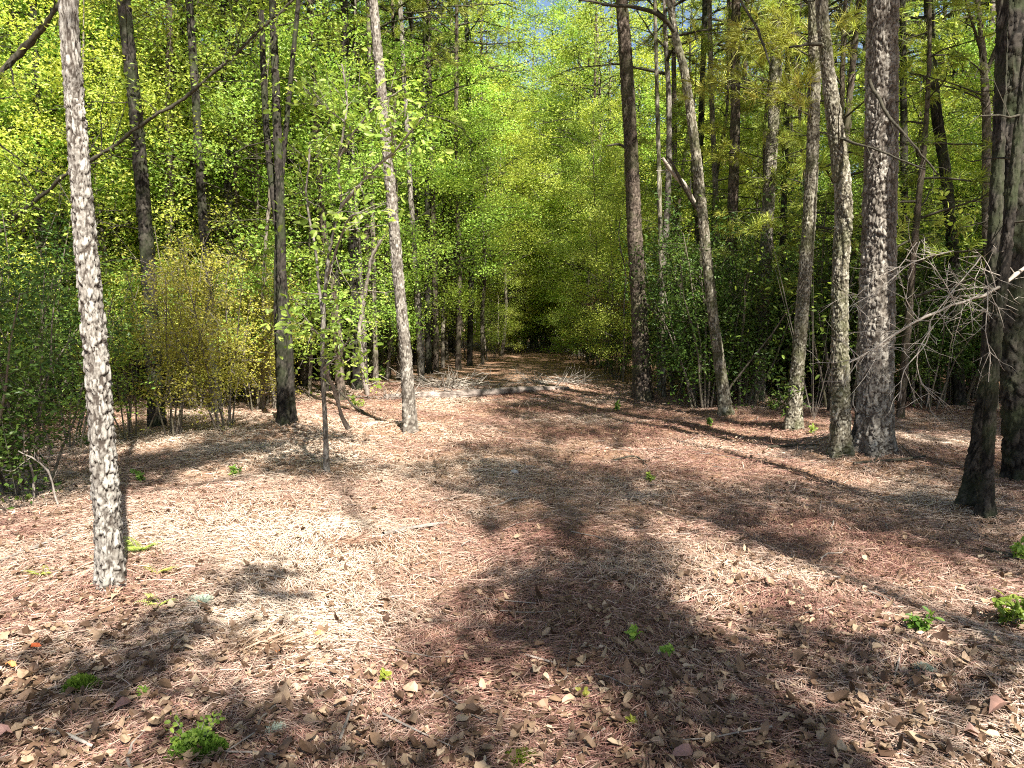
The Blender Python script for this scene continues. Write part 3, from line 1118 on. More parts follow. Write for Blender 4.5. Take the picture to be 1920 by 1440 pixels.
hero('dark two-stemmed trunk in the right shade, its foot nearest the camera on that side',
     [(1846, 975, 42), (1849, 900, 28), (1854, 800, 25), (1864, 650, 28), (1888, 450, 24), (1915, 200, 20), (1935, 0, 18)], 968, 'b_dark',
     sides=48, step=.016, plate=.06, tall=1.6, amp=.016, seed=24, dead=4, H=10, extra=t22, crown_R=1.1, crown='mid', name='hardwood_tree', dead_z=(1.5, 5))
hero('thin dark stem far at the right edge beside the black trunk',
     [(1908, 868, 16), (1906, 780, 14), (1912, 600, 13), (1918, 300, 12)], 866, 'b_brown', seed=25, sides=20, step=.04, H=9, dead=8, crown=None, name='hardwood_tree', dead_z=(1, 6))
for k, (x0, y0, x1, w, bk, lab) in enumerate([
        (1245, 742, 1228, 12, 'b_mott', 'thin pale stem close behind the straight brown pine'),
        (1300, 715, 1322, 17, 'b_dark', 'dark trunk set back between the straight brown pine and the bending trunk'),
        (1540, 755, 1610, 20, 'b_brown', 'brown trunk half hidden behind the dark leaning trunk with white flakes'),
        (1700, 745, 1692, 20, 'b_dark', 'dark trunk in deep shade just right of the thickest pine'),
        (1460, 735, 1480, 17, 'b_dark', 'dark trunk glimpsed between the two mottled trunks'),
        (1270, 705, 1262, 15, 'b_brown', 'brown trunk deep in the shade right of the straight brown pine'),
        (455, 745, 432, 15, 'b_brown', 'slim brown trunk between the snaking dark pine and the trunk clump'),
        (330, 745, 318, 14, 'b_dark', 'slim dark trunk between the two dark pines on the left'),
        (90, 770, 62, 20, 'b_dark', 'dark trunk at the far left behind the dense green bush'),
        (705, 720, 690, 13, 'b_slim', 'slim trunk in the shade left of the thin pale trunk'),
        (905, 672, 902, 10, 'b_brown', 'farthest of the trunks lining the left side of the path')]):
    hero(lab, [(x0, y0, w), ((x0 * 2 + x1) / 3, y0 * .67, w * .85), ((x0 + 2 * x1) / 3, y0 * .33, w * .75), (x1, 0, w * .65)], y0, bk, seed=40 + k,
         sides=20, step=.06, plate=.07, tall=1.6, H=15, dead=14, crown=('fresh', 'pine', 'mid')[k % 3], name=('hardwood_tree', 'pine_tree', 'hardwood_tree')[k % 3], dead_z=(1.2, 9))

# ------------------------------------------------------------------ slender sapling with the bright sprays, leaning stems, dead branch
def sapling_front():
    g = ground_at(613, 885)
    Yd = g[1]
    base = np.array([g[0], g[1], g[2]])
    root = empty('sapling', base, 'slender sapling with bright yellow-green sprays at the edge of the sunlit needles', 'tree')
    rows = []
    for px, py, w in [(613, 890, 11), (610, 800, 9), (605, 690, 8.5), (606, 600, 8), (612, 520, 7), (622, 450, 6), (640, 385, 6)]:
        p, t = at(px, py, Yd)
        rows.append([*(p - base), w * t * .5])
    rows[0][2] = -.06
    link('trunk', trunk_buf(np.array(rows), 20, .02, .04, 1.4, .004, 5, .2).mesh('trunk', MAT['b_grey'], True), root)
    tb, lb = Buf(), Buf()
    r = np.random.RandomState(71)
    limbs = [[(640, 385, 7, Yd), (690, 325, 6, Yd - .1), (738, 290, 5, Yd - .2), (768, 255, 4, Yd - .3), (796, 222, 3, Yd - .4)],
             [(606, 600, 6, Yd), (590, 480, 5, Yd + .2), (575, 380, 4, Yd + .3), (580, 270, 3, Yd + .3)],
             [(612, 520, 5, Yd), (650, 420, 4, Yd - .4), (690, 400, 3, Yd - .7)],
             [(640, 385, 5, Yd), (636, 300, 5, Yd), (650, 200, 4, Yd), (640, 120, 3, Yd)],
             [(636, 300, 4, Yd), (690, 220, 3, Yd - .2), (750, 170, 2, Yd - .3)],
             [(650, 230, 4, Yd), (600, 190, 3, Yd + .1), (560, 150, 2, Yd + .2)],
             [(738, 290, 3, Yd - .2), (735, 230, 3, Yd - .3), (730, 180, 2, Yd - .4)],
             [(606, 640, 4, Yd), (570, 600, 3, Yd - .3), (545, 560, 2, Yd - .5)],
             [(606, 690, 4, Yd), (640, 660, 3, Yd - .2), (660, 630, 2, Yd - .3)]]
    T = []
    for k, l in enumerate(limbs):
        c = px_branch(tb, base, l, 6, 10, 20 + k, (.15, .45))
        m = len(c)
        for q in range(30):
            i = r.randint(m // 4, m)
            T.append(c[i, :3] + r.normal(0, .16, 3) * np.array([1, 1, .55]))
    leaves_on(lb, np.array(T), r, 5, (.045, .09), .48, .09, 1.1, big=True)
    link('branches', tb.mesh('branches', MAT['t_grey'], True), root)
    link('crown', lb.mesh('crown', MAT['fresh']), root)


sapling_front()


def bare_stem(name, label, cat, rows, mat, twigs, seed, leaf=None, tl=(.2, .6), sides=8):
    p0, _ = at(rows[0][0], rows[0][1], rows[0][3])
    root = empty(name, p0, label, cat)
    tb = Buf()
    sb = Buf()
    pts = []
    for px, py, w, Yd in rows:
        p, t = at(px, py, Yd)
        pts.append([*(p - p0), w * t * .5])
    c = curve(np.array(pts), .08)
    r = np.random.RandomState(seed)
    c[:, :3] += np.cumsum(r.normal(0, .009, (len(c), 3)), 0)
    tube(sb, c[:, :3], c[:, 3] * (1 + .15 * r.normal(size=len(c))), sides)
    T = []
    for k in range(twigs):
        i = r.randint(2, len(c) - 1)
        d = unit(unit(c[min(i + 3, len(c) - 1), :3] - c[max(i - 3, 0), :3]) * .5 + r.normal(0, .6, 3) + np.array([0, -.1, .1]))
        L = r.uniform(*tl)
        s = np.linspace(0, 1, 5)[:, None]
        q = c[i, :3] + d * L * s + np.cumsum(r.normal(0, .05 * L, (5, 3)), 0) * s
        tube(tb, q, max(.003, c[i, 3] * .35) * (1 - .75 * s[:, 0]), 4)
        T += [q[2], q[3], q[4]]
        for z in range(2):
            d2 = unit(d + r.normal(0, .8, 3))
            a = q[r.randint(1, 4)]
            tube(tb, np.stack([a, a + d2 * L * .25, a + d2 * L * .42 + r.normal(0, .02, 3)]), np.array([.0028, .002, .0012]), 3)
            T.append(a + d2 * L * .4)
    link('stem', sb.mesh('stem', MAT[mat], True), root)
    link('twigs', tb.mesh('twigs', MAT[mat], True), root)
    if leaf:
        lb = Buf()
        leaves_on(lb, np.array(T), r, 7, (.04, .07), .55, .09)
        link('foliage', lb.mesh('foliage', MAT[leaf]), root)
    return root


gl = ground_at(-330, 800)
bare_stem('leaning_tree', 'long dark leaning stem slanting up to the right across the dark straight pine', 'leaning tree',
          [(-330, 700, 9, 9.6), (-120, 530, 8.5, 9.6), (20, 412, 8, 9.6), (130, 326, 7.5, 9.5), (240, 260, 7, 9.5), (385, 150, 6, 9.4), (470, 74, 5, 9.4), (560, -20, 4, 9.3)], 't_dark', 60, 61, 'mid', (.3, 1.0))
bare_stem('leaning_tree', 'short dark limb slanting into the upper left corner behind the pale pine', 'leaning tree',
          [(-260, 520, 16, 7.6), (-110, 300, 14, 7.6), (0, 155, 12, 7.5), (48, 92, 11, 7.5), (106, 24, 9, 7.4), (150, -40, 7, 7.4)], 't_dark', 20, 62, 'fresh', (.3, .9))
bare_stem('leaning_stick', 'thin grey dead stick leaning against the foot of the slender sapling', 'stick',
          [(655, 803, 8, 8.9), (630, 740, 7, 8.6), (605, 680, 6, 8.2), (590, 640, 4, 7.9)], 't_grey', 4, 63, None, (.1, .3))
bare_stem('fallen_branch', 'dark fallen branch propped on the ground left of the grey leaning pine', 'branch',
          [(725, 800, 5, 10.7), (690, 775, 5, 11.2), (650, 738, 4, 11.7), (612, 712, 3, 12.2)], 't_dark', 8, 64, None, (.2, .5))
bare_stem('bare_sapling', 'crooked pale bare stem standing left of the grey leaning pine', 'sapling',
          [(690, 740, 9, 13.5), (676, 640, 8, 13.4), (678, 590, 8, 13.4), (690, 530, 7, 13.3), (705, 470, 6, 13.2), (728, 430, 4, 13.1)], 't_grey', 12, 65, 'fresh', (.2, .6))
bare_stem('curved_stem', 'pale curved bare stem arching up in front of the dark bush at far left', 'stem',
          [(118, 990, 4, 5.6), (108, 935, 4, 5.6), (85, 890, 3.5, 5.6), (55, 862, 3, 5.6), (34, 852, 2, 5.6)], 't_grey', 4, 66, None, (.08, .25))
bare_stem('upright_twig', 'thin upright twig behind the curved stem at far left', 'stem',
          [(60, 935, 5, 5.9), (54, 870, 4, 5.9), (46, 795, 3, 5.9)], 't_grey', 5, 67, 'dark', (.1, .25))


def dead_branch():
    rows = [(1935, 490, 8, 5.6), (1905, 512, 7, 5.6), (1868, 540, 6, 5.5), (1792, 572, 4.5, 5.4), (1722, 598, 4, 5.4), (1668, 624, 3.5, 5.4), (1630, 650, 3.5, 5.4), (1588, 676, 3, 5.4)]
    root = bare_stem('dead_branch', 'pale bare dead branch reaching in front of the thickest pine from the right edge', 'branch', rows, 't_pale', 44, 68, None, (.15, .5))
    tb = Buf()
    p0 = np.array(root.location)
    for k, l in enumerate([
            [(1840, 480, 6, 5.5), (1810, 520, 6, 5.5), (1782, 556, 5, 5.4), (1755, 590, 4, 5.4), (1747, 612, 5, 5.4), (1742, 640, 5, 5.4), (1700, 690, 4, 5.3), (1690, 748, 3, 5.3)],
            [(1750, 612, 5, 5.4), (1720, 660, 4, 5.4), (1726, 720, 3, 5.4), (1752, 748, 2, 5.4)],
            [(1722, 452, 4, 5.4), (1690, 500, 4, 5.4), (1650, 520, 4, 5.4), (1615, 552, 3, 5.4), (1585, 548, 2, 5.4)],
            [(1788, 470, 4, 5.4), (1710, 490, 4, 5.4), (1664, 530, 4, 5.4), (1620, 560, 3, 5.4), (1586, 576, 2, 5.4)],
            [(1868, 540, 5, 5.5), (1856, 500, 4, 5.5), (1838, 480, 3, 5.5), (1875, 580, 3, 5.5), (1886, 620, 2, 5.5)],
            [(1852, 545, 5, 5.4), (1848, 620, 4, 5.3), (1852, 660, 4, 5.3), (1848, 712, 3, 5.3)],
            [(1792, 572, 4, 5.4), (1772, 540, 4, 5.4), (1745, 500, 3, 5.4), (1700, 470, 2, 5.4)],
            [(1722, 598, 4, 5.4), (1700, 560, 3, 5.4), (1690, 520, 2, 5.4)],
            [(1782, 556, 3, 5.4), (1830, 570, 3, 5.4), (1860, 600, 2, 5.3)]]):
        px_branch(tb, p0, [(q0, q1, q2 * .45, q3) for q0, q1, q2, q3 in l], 5, 13, 200 + k, (.1, .3))
    link('side_branches', tb.mesh('side_branches', MAT['t_pale'], True), root)


dead_branch()
bare_stem('dead_limb', 'pale broken dead limb hanging beside the bending trunk', 'branch',
          [(1300, 380, 9, 12.2), (1283, 350, 10, 12.0), (1262, 318, 8, 11.9), (1250, 295, 5, 11.8)], 't_pale', 3, 69, None, (.1, .3))
bare_stem('bare_twig', 'thin bare twig drooping behind the dark leaning trunk at the top', 'twig',
          [(1380, -20, 5, 8.5), (1410, 30, 5, 8.4), (1440, 75, 4, 8.3), (1458, 115, 3, 8.2)], 't_dark', 5, 70, None, (.1, .3))


# ------------------------------------------------------------------ log, brush piles, sticks
def fallen_log():
    a, b = ground_at(722, 748), ground_at(1066, 730)
    root = empty('fallen_log', (a + b) / 2, 'long weathered grey log lying across the path', 'log')
    mid = (a + b) / 2
    n = 9
    s = np.linspace(0, 1, n)
    P = a[None] * (1 - s[:, None]) + b[None] * s[:, None]
    rad = np.interp(s, [0, .35, .7, 1], [.055, .085, .075, .035])
    r = np.random.RandomState(4)
    P[:, 1] += r.normal(0, .06, n)
    P[:, 2] = ground_z(P[:, 0], P[:, 1]) + rad * .7
    P -= mid
    c = curve(np.concatenate([P, rad[:, None]], 1), .03)
    sides = 26
    th = np.arange(sides) / sides * 2 * PI
    t = unit(np.gradient(c[:, :3], axis=0))
    u = unit(np.cross(t, np.array([0, 0, 1.])))
    v = np.cross(u, t)
    arc = np.arange(len(c)) * .03
    U, W = np.meshgrid(th, arc)
    R = c[:, 3][:, None] * (1 + .35 * fbm(np.cos(U) * 2 + 5, W * 1.5 + np.sin(U) * 2, 3) + .22 * fbm(U * 5, W * .8, 6))
    V = c[:, None, :3] + R[..., None] * (np.cos(th)[None, :, None] * u[:, None] + np.sin(th)[None, :, None] * v[:, None])
    i = np.arange(len(c) - 1)[:, None] * sides
    j = np.arange(sides)[None]
    k = (j + 1) % sides
    bb = Buf()
    bb.add(V.reshape(-1, 3), [np.stack([i + j, i + k, i + sides + k, i + sides + j], -1).reshape(-1, 4), np.arange(sides)[None, ::-1], np.arange(sides)[None] + (len(c) - 1) * sides])
    link('trunk', bb.mesh('trunk', MAT['log'], False), root)
    tb = Buf()
    for q in range(12):
        i = r.randint(10, len(c) - 5)
        d = unit(np.array([r.normal(0, .7), r.normal(-.2, .6), abs(r.normal(.5, .4))]))
        L = r.uniform(.1, .5)
        o = c[i, :3]
        tube(tb, np.stack([o, o + d * L * .5, o + d * L + r.normal(0, .05, 3)]), np.array([.022, .014, .008]), 5)
    link('branch_stubs', tb.mesh('branch_stubs', MAT['t_grey'], True), root)


fallen_log()


def brush(label, px, py, R, H, n, seed, mat='t_pale'):
    g = ground_at(px, py)
    r = np.random.RandomState(seed)
    tb = Buf()
    for k in range(n):
        az = r.uniform(0, 2 * PI)
        o = np.array([r.normal(0, .2 * R), r.normal(0, .12 * R), .0])
        d = np.array([math.cos(az), .6 * math.sin(az), r.uniform(.05, 1.0) * H / R])
        L = R * r.uniform(.5, 1.1)
        s = np.linspace(0, 1, 6)[:, None]
        q = o + d * L * s + np.array([0, 0, -.35 * H]) * s ** 2 + np.cumsum(r.normal(0, .04, (6, 3)), 0) * s
        q[:, 2] = np.maximum(q[:, 2], .0)
        tube(tb, q, .011 * r.uniform(.5, 1.3) * (1 - .7 * s[:, 0]), 4)
        for z in range(4):
            i = r.randint(1, 5)
            d2 = unit(unit(d) + r.normal(0, .7, 3))
            tube(tb, np.stack([q[i], q[i] + d2 * L * .2, q[i] + d2 * L * .36]), np.array([.007, .0055, .0035]), 3)
    o = link('brush_pile', tb.mesh('brush_pile', MAT[mat], True))
    o.location = [float(z) for z in g]
    tag(o, label, 'brush')


brush('bleached spray of dead twigs heaped against the near half of the log', 845, 728, 1.2, .85, 44, 1)
brush('bleached dead twigs heaped behind the far end of the log', 1040, 718, 1.0, .6, 34, 2)
brush('low tangle of dead twigs on the ground left of the log', 740, 748, .8, .35, 16, 3, 't_grey')
brush('tangle of dead grey brush at the mouth of the dark tunnel', 1105, 668, 1.5, 1.5, 24, 4)


def stick(label, rows, mat='t_grey', name='stick', fork=0, seed=0):
    P = np.array([ground_at(px, py) for px, py, w in rows])
    t = np.array([w * (p[1] / F) * .5 for p, (px, py, w) in zip(P, rows)])
    P[:, 2] += t + .012
    o0 = P.mean(0)
    tb = Buf()
    c = curve(np.concatenate([P - o0, t[:, None]], 1), .03)
    r = np.random.RandomState(seed + 3)
    c[:, :3] += np.cumsum(r.normal(0, .0015, (len(c), 3)), 0)
    tube(tb, c[:, :3], c[:, 3], 6)
    for k in range(fork):
        i = r.randint(len(c) // 4, len(c) - 2)
        d = unit(unit(c[i + 1, :3] - c[i, :3]) + np.array([*r.normal(0, .7, 2), .1]))
        L = r.uniform(.08, .22)
        tube(tb, np.stack([c[i, :3], c[i, :3] + d * L * .5, c[i, :3] + d * L]), np.array([.7, .5, .25]) * c[i, 3], 4)
    o = link(name, tb.mesh(name, MAT[mat], True))
    o.location = [float(q) for q in o0]
    tag(o, label, 'stick')


stick('brown stick lying in the sunlit centre of the clearing', [(718, 1008, 9), (770, 996, 8), (838, 984, 5)], fork=3, seed=1)
stick('long thin grey stick on the needles left of the pale pine', [(0, 1060, 6), (60, 1036, 6), (125, 1008, 4)], fork=2, seed=2)
stick('pale bent stick among dead leaves in the lower left', [(80, 1376, 7), (120, 1386, 8), (175, 1412, 6)], 't_pale', seed=3)
stick('short dark stick in the sunlit strip right of the path', [(1440, 842, 5), (1490, 840, 5), (1535, 838, 3)], 't_dark', fork=1, seed=4)
stick('thin pale stick across the needles at the lower right', [(1676, 1282, 3), (1684, 1250, 4), (1690, 1230, 3)], 't_pale', seed=5)
stick('dark stick poking in at the right edge of the clearing', [(1925, 1055, 9), (1880, 1045, 7), (1845, 1035, 4)], 't_dark', fork=2, seed=6)
stick('slim dark branch on the shaded needles beneath the big pair of trunks', [(1600, 872, 5), (1680, 868, 6), (1735, 860, 3)], 't_dark', fork=3, seed=7)
stick('thin dark twig lying across the shaded middle of the path', [(1145, 868, 4), (1190, 860, 4), (1215, 876, 2)], 't_dark', fork=2, seed=8)


# ------------------------------------------------------------------ small ground plants, moss, leaves, cone, stone
def plant(label, px, py, h, n, lmat, seed, L=(.04, .07), name='seedling', cat='plant', asp=.45, lean=.5):
    g = ground_at(px, py)
    r = np.random.RandomState(seed)
    root = empty(name, g, label, cat)
    tb, T, DD = Buf(), [], []
    for k in range(n):
        az = r.uniform(0, 2 * PI)
        s = np.linspace(0, 1, 5)[:, None]
        q = np.array([math.cos(az) * lean, math.sin(az) * lean, 1]) * h * r.uniform(.6, 1.1) * s
        q[0, 2] -= .02
        tube(tb, q, .0025 * (1 - .6 * s[:, 0]), 4)
        T += [q[2], q[3], q[4]]
    lb = Buf()
    leaves_on(lb, np.array(T), r, 5, L, asp, h * .09, 1.0, big=True)
    link('stems', tb.mesh('stems', MAT['t_grey'], True), root)
    link('foliage', lb.mesh('foliage', MAT[lmat]), root)


def fern(label, px, py, L, n, seed, lmat='fresh'):
    g = ground_at(px, py)
    r = np.random.RandomState(seed)
    root = empty('fern', g, label, 'fern')
    tb, lb = Buf(), Buf()
    for k in range(n):
        az = r.uniform(0, 2 * PI)
        d = np.array([math.cos(az), math.sin(az), 0])
        s = np.linspace(0, 1, 14)[:, None]
        l = L * r.uniform(.7, 1.1)
        q = d * l * s + np.array([0, 0, 1]) * l * (.95 * s - .6 * s ** 2)
        tube(tb, q, .002 * (1.2 - s[:, 0]), 3)
        side = np.array([-d[1], d[0], 0])
        C = np.concatenate([q[2:], q[2:]])
        D = np.concatenate([np.tile(side + d * .35, (12, 1)), np.tile(-side + d * .35, (12, 1))])
        ln = np.concatenate([.36 * l * (1 - s[2:, 0] * .85)] * 2)
        leaf_quads(lb, C, D, np.tile(np.array([0, 0, 1.]), (24, 1)) + r.normal(0, .2, (24, 3)), ln, ln * .32, np.clip(r.normal(.8, .15, 24), 0, 1), .05)
    link('stalks', tb.mesh('stalks', MAT['t_grey'], True), root)
    link('fronds', lb.mesh('fronds', MAT[lmat]), root)


fern('bright yellow-green fern at the right of the pale pine', 262, 1035, .2, 7, 1)
fern('low yellow fern flat on the needles below the pale pine', 300, 1135, .13, 6, 2)
fern('small yellow fern just left of the pale pine foot', 86, 1080, .12, 6, 3)
fern('pale fern behind the foot of the pale pine', 300, 1075, .13, 5, 4)
for k, a in enumerate([
        ('yellow-green seedling in front of the ochre bushes', 442, 893, .16, 5, 'fresh'),
        ('tiny green seedling in the sunlit needles left of centre', 720, 1282, .07, 4, 'fresh'),
        ('upright green seedling in the shadow at the middle of the clearing', 1183, 1205, .12, 5, 'mid'),
        ('small yellow-green seedling right of the middle of the clearing', 1250, 1232, .08, 4, 'fresh'),
        ('green seedling low in the centre foreground', 1092, 1312, .06, 4, 'fresh'),
        ('bushy green seedling in the right foreground', 1718, 1190, .16, 9, 'mid'),
        ('leafy green sprig at the right edge of the clearing', 1905, 1050, .22, 7, 'fresh'),
        ('dark leafy clump at the right edge foreground', 1895, 1180, .24, 12, 'dark'),
        ('dull green seedling in the shade on the right of the path', 1160, 772, .22, 8, 'mid'),
        ('green seedling by the foot of the bending trunk', 1330, 800, .2, 7, 'mid'),
        ('low green seedlings beside the foot of the mottled trunk', 1450, 770, .25, 9, 'mid'),
        ('yellow-green sprout left of the sprig-footed trunk in the sun', 1525, 815, .16, 7, 'fresh'),
        ('bright leafy shoot beside the slender sapling', 640, 700, .4, 7, 'fresh'),
        ('bright leafy shoot at the foot of the propped branch', 670, 765, .35, 8, 'fresh'),
        ('green sprout left of the shadow of the grey leaning pine', 715, 712, .5, 9, 'mid'),
        ('small green sprout in the needles below the dark bush', 265, 905, .16, 6, 'mid'),
        ('tiny green sprout at the bottom centre', 1180, 1362, .05, 4, 'mid'),
        ('small green sprout by the shaded stick on the right', 1225, 905, .16, 6, 'mid'),
        ('green sprout between moss clumps in the lower left', 275, 1310, .05, 4, 'fresh'),
        ('green sprout in the shade under the right-hand trunks', 1905, 825, .3, 8, 'mid')]):
    plant(a[0], a[1], a[2], a[3] * .65, max(3, int(a[4] * .6)), ('mid', 'ochre', 'mid')[k % 3] if a[3] < .17 else 'mid', 500 + k, L=(.012 + .12 * a[3], .02 + .2 * a[3]))
plant('leafy evergreen sprigs growing round the foot of the mottled trunk', 1478, 800, .7, 12, 'dark', 540, (.06, .1), 'ivy_plant', 'plant', .35, .35)
plant('spreading pale green shrub between the ivy trunk and the dark leaning trunk', 1525, 790, 3.3, 12, 'fresh', 541, (.05, .09), 'shrub', 'bush', .45, .3)


def cushion(label, px, py, R, h, n, mat, seed, name='moss_clump', cat='moss'):
    g = ground_at(px, py)
    r = np.random.RandomState(seed)
    th, q = r.uniform(0, 2 * PI, n), np.sqrt(r.uniform(0, 1, n))
    wob = 1 + .3 * np.sin(th * 3 + seed) * .6
    x, y = np.cos(th) * q * R * wob, np.sin(th) * q * R * wob
    z = h * (1 - q ** 2) ** .6
    C = np.stack([x, y, z - .01], -1)
    D = np.stack([x / R * .6, y / R * .6, np.ones(n) * .7], -1) + r.normal(0, .4, (n, 3))
    L = r.uniform(.012, .024, n) * (1 if 'moss' in name else 1.3)
    b = Buf()
    leaf_quads(b, C, D, rand_unit(n, r), L, L * .35, np.clip(r.normal(.5, .25, n), 0, 1), .1)
    k = 14
    a = np.arange(k) / k * 2 * PI
    rings = [np.array([[0, 0, h * .9]])]
    for f in (.4, .7, .9, 1.0):
        rings.append(np.stack([np.cos(a) * f * R, np.sin(a) * f * R, np.full(k, h * .9 * (1 - f ** 2) ** .6 - .012)], -1))
    V = np.concatenate(rings)
    Fq = [np.array([[1 + q_ * k + i, 1 + q_ * k + (i + 1) % k, 1 + (q_ + 1) * k + (i + 1) % k, 1 + (q_ + 1) * k + i] for q_ in range(3) for i in range(k)]),
          np.array([[0, 1 + (i + 1) % k, 1 + i] for i in range(k)])]
    b.add(V, Fq, rnd=.1)
    o = link(name, b.mesh(name, MAT[mat]))
    o.location = [float(z_) for z_ in g]
    tag(o, label, cat)


cushion('round green moss cushion among dead leaves at the lower left', 150, 1290, .065, .045, 1500, 'moss', 1)
cushion('large bright moss and leaf clump at the bottom left of centre', 368, 1412, .10, .06, 2200, 'moss', 2)
cushion('small grey-green moss clump right of the large moss clump', 517, 1376, .05, .03, 800, 'lichen', 3)
cushion('pale grey-green lichen cushion in the right foreground', 1732, 1262, .04, .03, 600, 'lichen', 4, 'lichen_clump', 'lichen')
cushion('pale lichen cushion in the sunlit needles right of the pale pine', 372, 1130, .06, .025, 700, 'lichen', 5, 'lichen_clump', 'lichen')
cushion('moss patch at the bottom edge left of the middle', 975, 1430, .07, .03, 900, 'moss', 6)
plant('bright green leafy shoots sprouting from the large moss clump', 365, 1405, .10, 10, 'mid', 560, (.014, .026), 'seedling', 'plant', .6, .8)


def single_leaf(label, px, py, L, mat, seed, asp=.7):
    g = ground_at(px, py)
    r = np.random.RandomState(seed)
    b = Buf()
    leaf_big(b, np.zeros((1, 3)), np.array([[r.normal(), r.normal(), .15]]), np.array([[r.normal(0, .2), -.35, 1.]]), np.array([L * .8]), np.array([L * asp * .7]), np.array([r.uniform(.55, .8)]), .2, .7, r)
    o = link('fallen_leaf', b.mesh('fallen_leaf', MAT[mat]))
    o.location = (float(g[0]), float(g[1]), float(g[2]) + .035)
    tag(o, label, 'leaf')


for k, a in enumerate([
        ('red fallen leaf in the pale litter left of centre', 523, 1230, .055, 'redleaf'),
        ('dark red fallen leaf near the left edge', 57, 1228, .06, 'redleaf'),
        ('orange fallen leaf in the litter right of the red one', 606, 1200, .055, 'orangeleaf'),
        ('orange fallen leaf at the far left edge', 10, 1258, .06, 'orangeleaf'),
        ('large pale fallen leaf at the right edge of the foreground', 1888, 1330, .15, 'litter'),
        ('broad pale fallen leaf beside the pine cone', 1500, 1212, .10, 'litter'),
        ('pale tan fallen leaf in the bottom right', 1805, 1385, .10, 'litter'),
        ('upright pale fallen leaf left of the large moss clump', 250, 1330, .09, 'litter'),
        ('pale oval fallen leaf in the shadow at the bottom middle', 612, 1352, .075, 'litter'),
        ('pale fallen leaf on the bare sunlit strip at the bottom middle', 783, 1312, .10, 'litter'),
        ('crisp tan fallen leaf at the bottom edge right of centre', 1300, 1425, .10, 'litter'),
        ('broad pale fallen leaf at the bottom left corner', 25, 1390, .11, 'litter')]):
    single_leaf(*a, seed=600 + k)


def pine_cone(label, px, py, L, seed):
    g = ground_at(px, py)
    r = np.random.RandomState(seed)
    b = Buf()
    ax = unit(np.array([r.normal(), r.normal(), .1]))
    u = unit(np.cross(ax, np.array([0, 0, 1.])))
    v = np.cross(u, ax)
    for k in range(60):
        t = k / 60
        a = k * 2.4
        R = L * .32 * math.sin(PI * (.12 + .85 * t)) ** .8
        rad = u * math.cos(a) + v * math.sin(a)
        o = ax * (t - .5) * L
        tip = o + rad * R + ax * .16 * L
        side = np.cross(ax, rad) * L * .09
        b.add([o + side * .3, o - side * .3, tip - side, tip + side, tip + rad * L * .04 - ax * .03 * L], [np.array([[0, 1, 2, 3]]), np.array([[3, 2, 4]])])
    tube(b, np.stack([ax * -.5 * L, ax * 0, ax * .5 * L]), np.array([.1, .16, .05]) * L, 8)
    o = link('pine_cone', b.mesh('pine_cone', MAT['cone']))
    o.location = (float(g[0]), float(g[1]), float(g[2]) + L * .28)
    tag(o, label, 'pine cone')


pine_cone('open grey-brown pine cone lying beside a broad leaf at the lower right', 1478, 1216, .075, 1)
pine_cone('weathered pine cone in the sunlit patch right of centre', 1552, 1088, .06, 2)


def stone(label, px, py, R, seed):
    g = ground_at(px, py)
    b = Buf()
    n, m = 16, 9
    th = np.arange(n) / n * 2 * PI
    ph = np.linspace(.02, PI - .02, m)
    T, Pp = np.meshgrid(th, ph)
    k = 1 + .5 * fbm(np.cos(T) * 1.5 + seed, np.sin(T) * 1.5 + Pp * 1.2, seed)
    V = np.stack([np.cos(T) * np.sin(Pp) * k, np.sin(T) * np.sin(Pp) * k * .75, np.cos(Pp) * .5 * k], -1) * R
    i = np.arange(m - 1)[:, None] * n
    j = np.arange(n)[None]
    q = (j + 1) % n
    b.add(V.reshape(-1, 3), [np.stack([i + j, i + n + j, i + n + q, i + q], -1).reshape(-1, 4), np.arange(n)[None], (np.arange(n)[None, ::-1] + (m - 1) * n)])
    o = link('stone', b.mesh('stone', MAT['stone'], True))
    o.location = (float(g[0]), float(g[1]), float(g[2]) + R * .25)
    tag(o, label, 'stone')


stone('small pale stone on the shaded needles of the path', 965, 887, .045, 3)


def grass_tuft(label, px, py, n, L, seed):
    g = ground_at(px, py)
    r = np.random.RandomState(seed)
    b = Buf()
    C = np.stack([r.normal(0, .09, n), r.normal(0, .05, n), np.zeros(n) + .01], -1)
    az = r.normal(-.6, .9, n)
    for_d = np.stack([np.cos(az), np.sin(az) - .3, r.uniform(.0, .7, n)], -1)
    leaf_quads(b, C, for_d, rand_unit(n, r) + np.array([0, 0, 1]), r.uniform(.5, 1.1, n) * L, np.full(n, .0022), r.uniform(0, 1, n), .05)
    o = link('grass_tuft', b.mesh('grass_tuft', MAT['deadgrass']))
    o.location = [float(q) for q in g]
    tag(o, label, 'grass tuft')


grass_tuft('combed-over tuft of dry straw grass in the sunlit clearing left of centre', 642, 1015, 260, .13, 1)
grass_tuft('flattened tuft of dry straw in the left foreground', 470, 1215, 380, .18, 2)

# ------------------------------------------------------------------ the wood: individual trees, each copied with its parts
ANCH = [(60, 'the far-left green bush'), (165, 'the pale scaly pine'), (278, 'the dark straight pine'), (385, 'the snaking dark pine'), (525, 'the dark trunk clump'),
        (620, 'the slender sapling'), (745, 'the grey leaning pine'), (870, 'the slim path-edge trunks'), (1010, 'the end of the path'), (1105, 'the dark tunnel mouth'),
        (1190, 'the straight brown pine'), (1325, 'the bending trunk'), (1437, 'the mottled grey trunk'), (1512, 'the sprig-footed trunk'), (1650, 'the thickest pine'),
        (1785, 'the crooked dark trunk'), (1895, 'the black edge trunk')]
WOOD = []       # (proto, x, y, scale, kind)
taken = list(HEROS)


